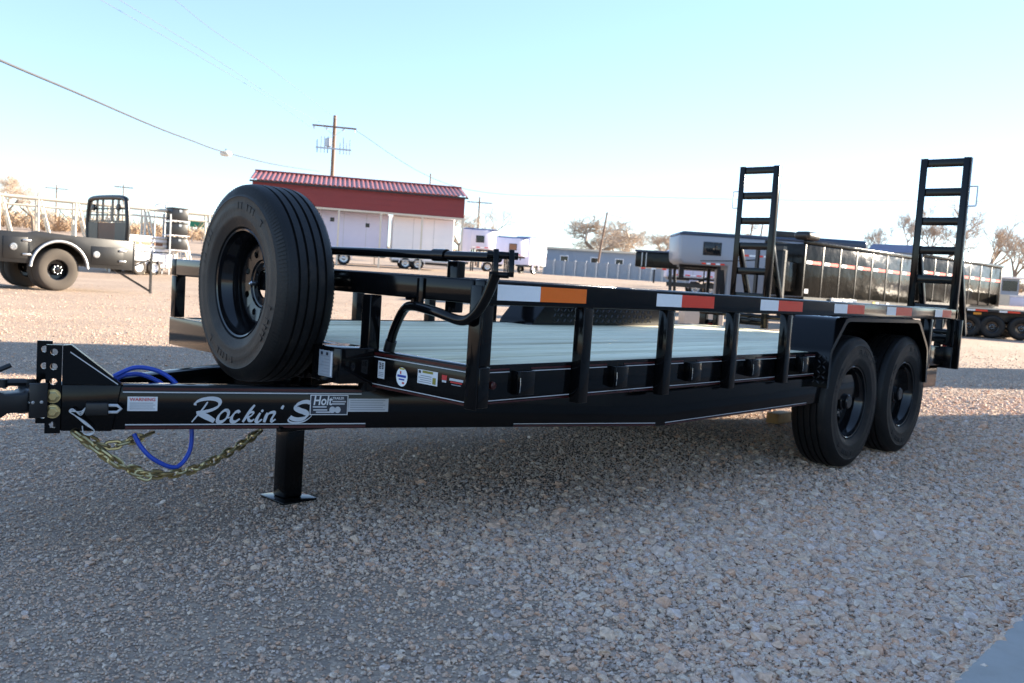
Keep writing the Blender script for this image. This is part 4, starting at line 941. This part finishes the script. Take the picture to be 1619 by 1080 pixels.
# --- silver gooseneck horse trailer
def silver_trailer():
    dp = 35; l0 = spot(1068, dp); rz = facing(1068)+math.pi+rad(11)
    t = empty('gooseneck_horse_trailer', l0, rz, 'silver gooseneck horse trailer with dark window and navy roof edge', 'trailer')
    # x towards the nose (left in view), near side is +y
    Lb = -7.5; Wd = 2.3; N0 = 2.05
    Y = lambda y: -y
    body = [(-N0-.0, 2.05), (-N0, .55), (Lb, .55), (Lb, 3.25), (-.05, 3.25), (0, 3.15), (-.05, 2.2), (-.25, 2.05)]
    MB().prism(body, lambda u, v, s: Vector((u, s, v)), -Wd, 0).build('body', 'silver_paint', t, bevel=.10, seg=3)
    MB().prism([(Lb, 3.22), (Lb, 3.36), (-.15, 3.36), (-.02, 3.28), (-.02, 3.22)], lambda u, v, s: Vector((u, s, v)), -Wd-.015, .015).build('roof_edge', 'navy_paint', t, bevel=.03)
    f_ = MB().box(-1.72, -.98, .001, .025, 2.45, 2.98).build('window', 'black_satin', t, bevel=.08, seg=3); MB().box(-1.66, -1.04, .0255, .03, 2.51, 2.92).build('pane', 'window_dark', f_, bevel=.002)
    MB().prism([(-3.2, 2.42), (-2.2, 2.30), (-.9, 2.22), (-.9, 2.19), (-2.2, 2.26), (-3.2, 2.36)], lambda u, v, s: Vector((u, s, v)), .001, .006).build('swoosh', 'black_satin', t)
    for i in range(5): MB().box(-1.9+i*.19, -1.73+i*.19, .001, .008, 2.08, 2.14).build('reflective_tape', ('tape_red', 'tape_white')[i % 2], t)
    for i in range(16): MB().box(-6.9+i*.29, -6.64+i*.29, .001, .008, 2.50, 2.57).build('reflective_tape', ('tape_red', 'tape_white')[i % 2], t)
    MB().box(-.5, -.3, -1.25, -1.05, 1.5, 2.04).build('gooseneck_coupler', 'black_satin', t); MB().box(-1.9, -.25, -1.4, -.9, 1.93, 2.045).build('gooseneck_frame', 'black_satin', t)
    for y_ in (-.3, -2.0): MB().bar((-1.75, y_, 2.03), (-1.75, y_, .0), .13, .13).build('landing_leg', 'black_satin', t); 
    MB().bar((-1.85, -.3, 1.9), (-2.0, -.3, .6), .10, .22).build('leg_brace', 'black_satin', t)
    MB().bar((-1.35, -1.1, 1.92), (-1.35, -1.1, 1.3), .05, .05).build('hitch_jack', 'black_satin', t); MB().bar((-1.55, -1.1, 1.55), (-1.15, -1.1, 1.38), .06, .10).build('hitch_jack', 'black_satin', t)
    MB().box(-4.9, -4.0, -1.5, -.7, 3.365, 3.66).build('roof_unit', 'black_satin', t, bevel=.05)
    ty = bg_tyre(.39, .24, 'tyre_rubber', .6); ri = bg_rim(.39, .24, 'steel', .6, .06)
    for x in (-5.2, -6.1): bg_wheel(t, (x, -.12, .39), ty, ri, .39, .24, 6, rot=math.pi); bg_wheel(t, (x, -Wd+.12, .39), ty, ri, .39, .24)
    MB().prism([(-5.1, 3.4), (-7.4, 3.4), (-7.4, 3.0), (-5.6, 3.0)], lambda u, v, s: Vector((u, s, v)), .02, .5).build('rolled_awning', 'navy_paint', t, bevel=.12, seg=3)
silver_trailer()
# --- black gooseneck flatbed nose left of it, white low trailer behind
def black_nose():
    t = empty('black_gooseneck_trailer', spot(1001, 41), facing(1030)+rad(-8), 'black gooseneck trailer nose left of silver horse trailer', 'trailer')
    MB().box(0, 6, 0, 2.2, 1.62, 2.32).build('body', 'dump_black', t, bevel=.06); MB().box(-.03, 6.03, -.03, 2.23, 2.325, 2.42).build('top_rail', 'navy_paint', t, bevel=.02)
    for x in (.3, .5): MB().box(x, x+.04, -.03, -.001, 1.65, 2.3).build('rib', 'galvanised', t)
    for i in range(3): MB().box(.3+i*.5, .5+i*.5, -.03, -.001, 1.53, 1.60).build('reflective_tape', ('tape_red', 'tape_white')[i % 2], t)
    MB().bar((.9, .3, 1.62), (.9, .3, .9), .07, .07).build('coupler', 'black_satin', t)
    for y_ in (.2, 2.0): MB().bar((1.65, y_, 1.62), (1.75, y_, 0), .14, .14).build('landing_leg', 'black_satin', t)
    ty = bg_tyre(.39, .24, 'tyre_rubber', .6); ri = bg_rim(.39, .24, 'rim_black', .6, .06)
    for x in (4.2, 5.1): bg_wheel(t, (x, .1, .39), ty, ri, .39, .24)
    MB().box(1.5, 6, .3, 1.9, .8, 1.0).build('chassis', 'black_satin', t)
black_nose()
box_trailer('cargo_trailer', 'low white box trailer seen under the silver horse trailer', spot(1052, 47), facing(1090)+rad(6), 4.2, 2.1, .9, 2.3, 'shade_tinted_white', 'shade_tinted_white', axles=(1.6, 2.4), tape=(.1, 4.0, 1.0), bev=.05)
# --- concrete blocks on the yard
for i, (px, dp, lab) in enumerate(((1046, 19, 'leftmost of the three tan concrete blocks behind the trailer'), (1093, 19.2, 'middle one of the three tan concrete blocks behind the trailer'), (1130, 19.4, 'rightmost of the three tan concrete blocks behind the trailer'))):
    b_ = MB().box(-.19, .19, -.2, .2, 0, .62).build('concrete_block', 'block_concrete', bevel=.03); b_.location = spot(px, dp); b_.rotation_euler = (0, 0, facing(px)+rad(20)); tag(b_, lab, 'block', 'concrete blocks in the yard')
# --- high-sided dump trailers
def dump_trailer(loc, rz, L_, label, name, first):
    t = empty('dump_trailer', loc, rz, label, 'trailer', 'black dump trailers at right')
    z0, z1 = 1.02, 2.55; Wd = 1.3
    bd = MB().box(0, L_, 0, Wd, z0, z1).build('bed', 'dump_black', t, bevel=.02)
    MB().box(-.03, L_+.03, -.05, .06, z1+.001, z1+.10).build('top_rail', 'dump_black', t, bevel=.02); MB().box(-.03, L_+.03, Wd-.06, Wd+.05, z1+.001, z1+.10).build('top_rail', 'dump_black', t, bevel=.02)
    n = 7
    for i in range(n+1):
        x = .04+i*(L_-.08)/n; MB().box(x-.025, x+.025, -.012, -.001, z0, z1).build('rib', 'black_satin', t, bevel=.003)
    for i in range(n):
        xa = .04+i*(L_-.08)/n+.1; xb = xa+(L_-.08)/n-.2; z = 1.98
        MB().box(xa, xa+(xb-xa)*.38, -.006, -.001, z, z+.095).build('reflective_tape', 'tape_white', t); MB().box(xa+(xb-xa)*.38, xb, -.006, -.001, z, z+.095).build('reflective_tape', 'tape_red', t)
    MB().box(-.5, L_, .3, Wd-.3, .70, 1.0).build('chassis', 'black_satin', t)
    MB().box(.1, L_-.1, -.03, .05, .90, 1.015).build('side_sill', 'black_satin', t)
    ty = bg_tyre(.40, .24, 'tyre_rubber', .55); ri = bg_rim(.40, .24, 'rim_black', .55, .06)
    for x in (L_*.52, L_*.52+.9): bg_wheel(t, (x, .12, .40), ty, ri, .40, .24, 8); bg_wheel(t, (x, Wd-.12, .40), ty, ri, .40, .24, rot=math.pi)
    if first:
        m = MB()
        for y_ in (.15, .6, 1.05): m.box(-.75, -.66, y_, y_+.09, .8, 2.306)
        m.box(-.78, -.62, .2, Wd-.2, 2.305, 2.42); m.build('gooseneck_frame', 'black_satin', t)
        MB().box(-.70, -.10, .15, .75, 1.15, 2.0).build('pump_box', 'dump_black', t, bevel=.02)
        MB().box(-.5, 2.4, .35, .42, .72, .96).build('name_board', 'navy_paint', t)
        sg = MB().box(1.5, 3.1, -.075, -.06, .86, 1.03).build('sign_board', 'navy_paint', t, bevel=.004)
        put_text('DIAMOND C', .24, lambda u, v: Vector((1.58+u, -.078, .872+v)), 'white_decal', sg, xs=.98, bold=.006)
        MB().box(-.2, .5, -.2, 0.3, z1+.11, z1+.35).build('tarp_roll', 'black_satin', t, bevel=.1, seg=3)
        for x, k in ((4.2, 'print_yellow'), (4.4, 'silver_decal'), (5.1, 'white_decal')): MB().box(x, x+.18, -.045, -.031, .92, 1.0).build('marker', k, t)
        MB().box(.15, .35, -.006, -.001, 1.12, 1.25).build('badge', 'silver_decal', t)
    else:
        MB().prism([(L_-1.0, 1.05), (L_-.1, 1.35), (L_-.1, 1.28), (L_-.9, 1.03)], XZ, -.06, -.052).build('brace', 'dump_black', t)
    return t
A1 = spot(1266, 25.2); B1 = spot(1578, 34.6); dv = (B1-A1); dz = math.atan2(dv.y, dv.x); LL = dv.to_2d().length/2-.22
dump_trailer(A1, dz, LL, 'black high-sided dump trailer with white letters on its sill', 'a', True)
dump_trailer(A1+dv*.5+dv.normalized()*.22, dz, LL, 'black high-sided dump trailer at far right seen past the near ramp', 'b', False)
# --- flatbed trailer at the right edge
def flat_trailer():
    t = empty('flatbed_trailer', spot(1522, 30.5), facing(1570)+rad(10), 'black flatbed trailer with pale deck edge at the right edge', 'trailer')
    MB().box(0, 9, 0, 2.4, .90, 1.0).build('frame', 'black_satin', t, bevel=.02); MB().box(-.02, 9, -.03, 2.43, 1.001, 1.05).build('deck', 'cream_trim', t)
    x = .15; k = 0
    while x < 5: 
        if k % 3 != 2: MB().box(x, x+(.25 if k % 3 == 0 else .38), -.008, -.001, .925, .985).build('reflective_tape', ('tape_white', 'tape_red')[k % 3], t)
        x += (.26, .39, .35)[k % 3]; k += 1
    MB().box(.35, .6, -.02, -.009, .80, .88).build('marker_light', 'amber', t)
    ty = bg_tyre(.41, .25, 'tyre_rubber', .5); ri = bg_rim(.41, .25, 'rim_black', .5, .05)
    for x in (.25, .98, 1.88): bg_wheel(t, (x, .12, .41), ty, ri, .41, .25, 8); bg_wheel(t, (x, 2.28, .41), ty, ri, .41, .25, rot=math.pi)
    for y_ in (.6, 1.8): MB().box(0, 9, y_-.06, y_+.06, .6, .899).build('chassis_rail', 'black_satin', t)
    c = empty('white_crate', spot(1578, 33.5)+Vector((0, 0, 1.05)), facing(1578)+rad(6), 'white crate with shade-tinted side standing on the flatbed at right edge', 'crate')
    MB().box(0, .35, 0, 1, 0, .42).build('end_block', 'cream_trim', c); MB().box(.351, 3, 0, 1, 0, .36).build('box', 'shade_tinted_white', c, bevel=.02); MB().box(.33, 3.02, -.02, 1.02, .361, .42).build('lid', 'white_paint', c, bevel=.01)
flat_trailer()
def far_sheds():
    t = empty('blue_roof_shed', spot(1368, 70), facing(1400)+rad(-3), 'shed with blue metal roof showing above the dump trailers', 'building')
    MB().box(0, 3.6, 0, 4, 0, 3.5).build('wall', 'bluegrey_wall', t); MB().prism([(-.3, 3.5), (.2, 4.1), (3.5, 4.1), (3.8, 3.5)], XZ, -.3, 4.3).build('roof', 'roof_blue', t)
    MB().box(3.85, 6.6, .5, 4, 0, 2.9).build('annex', 'brown_panel', t); MB().box(3.85, 6.8, .3, 4.2, 2.903, 3.15).build('annex_roof', 'cream_trim', t)
    t = empty('grey_shed', spot(1578, 60), facing(1590), 'small grey shed with dark opening beyond the flatbed', 'building')
    MB().box(0, 1.1, 0, 2, 0, 1.75).build('wall', 'bluegrey_wall', t); MB().box(-.1, 1.4, -.2, 2.1, 1.753, 1.88).build('roof', 'white_paint', t); MB().box(.1, 1.0, -.03, -.001, .9, 1.6).build('opening', 'window_dark', t)
    t = empty('highway_sign', spot(310, 150), facing(310), 'far green road sign on two posts above the horizon', 'sign')
    MB().box(-1.2, 1.2, -.04, .04, 2.6, 3.7).build('sign_panel', 'green_sign', t); 
    for x in (-.8, .8): MB().box(x-.06, x+.06, .045, .12, 0, 3.6).build('post', 'galvanised', t)
far_sheds()
# ------------------------------------------------------------------ utility poles and wires
def pole(px, py_top, dp, label, arms=(), lean=0, r=.14, ins=True, down=1.0):
    b_ = spot(px, dp); top = P(px, py_top, dp); h = top.z-b_.z
    t = empty('utility_pole', b_, facing(px), label, 'utility pole', 'utility poles')
    MB().tube([(-lean*0, 0, -.5), (lean*.5, 0, h*.5), (lean, 0, h)], [r, r*.85, r*.68], 12).build('shaft', 'pole_wood', t, smooth=60)
    for z, L_ in arms:
        a = MB().box(-L_/2+lean, L_/2+lean, -r-.12, -r*.8, h-z-.06, h-z+.06).build('crossarm', 'pole_wood', t)
        for x in ((-.46, -.17, .20, .46) if ins else ()):
            MB().lathe([(0, .03), (.05, .08), (.10, .05), (.15, .08), (.22, .03), (.24, 0)], 8, lambda t_, q, w_: Vector((lean+x*L_+q, -r-.05+w_, h-z-.32+t_))).build('insulator', 'lamp_white', a, smooth=50)
        for s in (-1, 1): MB().bar((lean+s*.9, -r-.02, h-z-.05), (lean, -r*.9, h-z-.75), .03, .03).build('arm_brace', 'galvanised', a)
    return t, b_, h
pt, pb_, ph = pole(518, 185, 75, 'tall utility pole with crossarm and switch gear behind carport', arms=((1.0, 3.7),), r=.2)
# switch gear lower down
R_ = facing(518)
a = MB().box(-1.5, 1.5, -.34, -.24, ph-2.9, ph-2.78).build('lower_arm', 'galvanised', pt)
for x in (-1.35, -1.05, -.75, -.5, .55, .85, 1.1, 1.35):
    MB().bar((x, -.29, ph-3.25), (x+random.uniform(-.1, .1), -.29, ph-2.0+random.uniform(-.3, .2)), .07, .07).build('fuse_cutout', random.choice(('galvanised', 'lamp_white', 'roof_blue')), a)
MB().lathe([(0, .05), (.05, .26), (.7, .26), (.78, .1), (.78, 0)], 14, lambda t_, q, w_: Vector((-.45+q, -.35+w_, ph-2.75+t_))).build('transformer', 'galvanised', pt, smooth=50)
pole(87, 293, 150, 'far slim utility pole above the white pipe truss', arms=((.6, 3.6),), ins=False); pole(751, 312, 110, 'slim utility pole right of the red carport', arms=((.7, 3.2),), ins=False)
pole(940, 335, 86, 'leaning wooden pole in front of the big bare tree', lean=.75, r=.12); pole(672, 275, 95, 'bare pole tip showing over the carport roof', r=.1)
pole(58, 305, 130, 'far thin pole at the far left of the truss', r=.1); pole(192, 292, 120, 'thin pole rising behind the headache rack', arms=((.4, 2.4),), ins=False, r=.09)
pole(1172, 345, 60, 'left one of two thin poles seen through the far ramp', r=.07, lean=.4); pole(1188, 345, 61, 'right one of two thin poles seen through the far ramp', r=.07, lean=.4)
def wire(name, pts, r, mat_, label, k=8):
    tag(MB().tube(crom([P(*q) for q in pts], k), r, 5).build(name, mat_, smooth=60), label, 'cable', 'overhead cables'); 
dep = lambda px, a, pa, b_, pb: 1/(1/a+(1/b_-1/a)*(px-pa)/(pb-pa))
wire('service_cable', [(x, y, dep(x, 74, 505, 16, 0)) for x, y in ((505, 271), (440, 261), (357, 241), (300, 221), (240, 198), (120, 146), (0, 95), (-130, 33), (-300, -60))], .026, 'wire_dark', 'dark service cable sagging from the pole to upper left')
lp = P(357, 240, dep(357, 74, 505, 16, 0)); t = empty('cable_lamp', lp, facing(357), 'small pale fitting hanging on the service cable', 'fitting')
MB().lathe([(-.24, .02), (-.2, .10), (0, .13), (.2, .10), (.24, .02)], 10, lambda t_, q, w_: Vector((t_, q, w_-.08))).build('housing', 'lamp_white', t, smooth=60); MB().box(-.03, .03, -.03, .03, .02, .12).build('clip', 'galvanised', t)
for i, q in enumerate((((490, 200, 75), (430, 158, 66), (330, 98, 55), (153, -4, 40), (60, -60, 32)), ((515, 198, 75), (440, 158, 66), (345, 96, 55), (183, -4, 40), (90, -60, 32)), ((550, 203, 75), (430, 110, 60), (340, 50, 50), (272, -4, 42), (180, -70, 33)))):
    wire('power_line', q, .014, 'wire_pale', ('pale power line, lowest of three running to upper left', 'pale power line, middle of three running to upper left', 'pale power line, uppermost of three running to upper left')[i])
wire('power_line', ((560, 205, 75), (740, 300, 90), (1000, 311, 110), (1300, 317, 120), (1700, 318, 130)), .03, 'wire_pale', 'thin pale power line running right behind the ramps')
wire('power_line', ((957, 338, 86), (1060, 358, 92), (1250, 372, 100), (1500, 352, 105), (1700, 330, 110)), .022, 'wire_pale', 'thin pale power line running right from the leaning pole')
# ------------------------------------------------------------------ bare trees
def bare_tree(px, dp, h, spread, seed, label, trunk=.22, levels=7, fork=.22, twigs=4, wide=1.0):
    rg = random.Random(seed); t = empty('bare_tree', spot(px, dp), rg.uniform(0, 6), label, 'tree', 'bare winter trees')
    tr_, cr_ = MB(), MB()
    def grow(p, d, l, r, lv):
        q = p; pts = [p]; dd = d.copy(); n = 3 if lv < 4 else 1
        for i in range(n):
            dd = (dd+Vector((rg.uniform(-1, 1), rg.uniform(-1, 1), rg.uniform(-.4, .8)))*.16).normalized(); q = q+dd*l/n; pts.append(q)
        r = max(r, .0075); (tr_ if lv <= 1 else cr_).tube(pts, [r, r*.88, r*.76, r*.62] if n == 3 else [r, r*.6], 7 if lv <= 1 else (4 if lv < 4 else 3), cap=False)
        if lv >= levels: return
        for i in range(rg.choice((2, 3, 3)) if lv < 3 else twigs):
            a = rg.uniform(0, 6.283); s = rg.uniform(.45, 1.0)*spread
            o_ = dd.orthogonal(); o_ = Matrix.Rotation(a, 3, dd) @ o_
            nd = (dd*(1-.35*s)+o_*s+Vector((0, 0, .15))).normalized()
            k = rg.uniform(.35, 1.0) if lv > 0 else rg.uniform(.75, 1)
            base = pts[-1] if k > .8 else (pts[1+int(k*2.4)] if n == 3 else pts[0].lerp(pts[1], k))
            grow(base, nd, l*rg.uniform(.58, .80), r*rg.uniform(.5, .66), lv+1)
    st = rg.getstate(); RK = [1.0]; LK = h*fork+.2
    grow(Vector((0, 0, -.2)), Vector((0, 0, 1)), LK, trunk, 0)
    k = h/max(v[2] for v in cr_.v); tr_.v, tr_.f, cr_.v, cr_.f = [], [], [], []; rg.setstate(st)
    grow(Vector((0, 0, -.2)), Vector((0, 0, 1)), LK*k, trunk, 0)
    for m in (tr_, cr_): m.v = [(v[0]*wide, v[1]*wide, v[2]) for v in m.v]
    tr_.build('trunk', 'bark', t, smooth=60); cr_.build('crown', 'twig', t)
bare_tree(930, 97, 6.6, 1.15, 2, 'broad bare tree behind the fence near the leaning pole', trunk=.34, fork=.14, wide=1.45)
bare_tree(905, 100, 5.5, 1.0, 5, 'bare tree left of the broad one near the leaning pole', trunk=.18, fork=.12, wide=1.5)
bare_tree(975, 104, 5.4, 1.0, 14, 'bare tree between leaning pole and black trailer nose', trunk=.18, fork=.12, wide=1.5)
bare_tree(1035, 112, 6.0, .95, 8, 'bare tree behind the black gooseneck trailer nose', fork=.15, wide=1.4)
bare_tree(755, 100, 7.2, .8, 3, 'bare tree right of carport behind the slim pole', fork=.2, levels=6); bare_tree(722, 104, 7.0, .8, 6, 'bare tree partly hidden by the carport end posts', levels=6)
bare_tree(1180, 95, 7.5, .9, 9, 'bare tree seen through the far ramp', levels=6)
bare_tree(1420, 72, 7.0, .7, 21, 'tall bare tree left of the near ramp', trunk=.2); bare_tree(1480, 62, 6.9, .7, 22, 'tall bare tree seen through the near ramp', trunk=.2)
bare_tree(1548, 58, 5.6, .65, 23, 'bare tree just right of the near ramp', trunk=.2, levels=6); bare_tree(1598, 66, 5.6, .6, 24, 'slender bare tree near the right edge of view', trunk=.18, levels=6); bare_tree(1640, 55, 6.0, .6, 25, 'bare tree cut by the right edge of view', trunk=.18, levels=6)
bare_tree(14, 95, 7.0, 1.0, 31, 'brownish bare tree at the left edge behind the truss', fork=.15); bare_tree(52, 100, 5.2, 1.0, 32, 'brownish bare tree behind the middle of the truss', fork=.12, levels=6)
# distant scrub along the horizon
def scrub():
    m = MB(); rg = random.Random(5)
    for i in range(1500):
        px = rg.uniform(-60, 1700); dp = rg.uniform(130, 330); b_ = spot(px, dp); hh = rg.uniform(.8, 2.6)*(1.6 if px < 350 else 1)
        for j in range(22):
            a = rg.uniform(0, 6.28); s = rg.uniform(.3, 1.3)*hh; q = b_+Vector((math.cos(a)*s, math.sin(a)*s, hh*rg.uniform(.4, 1.0))); w_ = Vector((math.sin(a)*.06, -math.cos(a)*.06, .03)); c_ = b_.lerp(q, .15)+Vector((rg.uniform(-.5, .5), rg.uniform(-.5, .5), 0)); m.add([c_+w_, c_-w_, q-w_*.6, q+w_*.6+Vector((0, 0, .1))], [(0, 1, 2, 3)])
    o = m.build('far_scrub', 'dry_brush'); tag(o, 'brown scrub along the far edge of the plain', 'scrub', kind='stuff')
scrub()
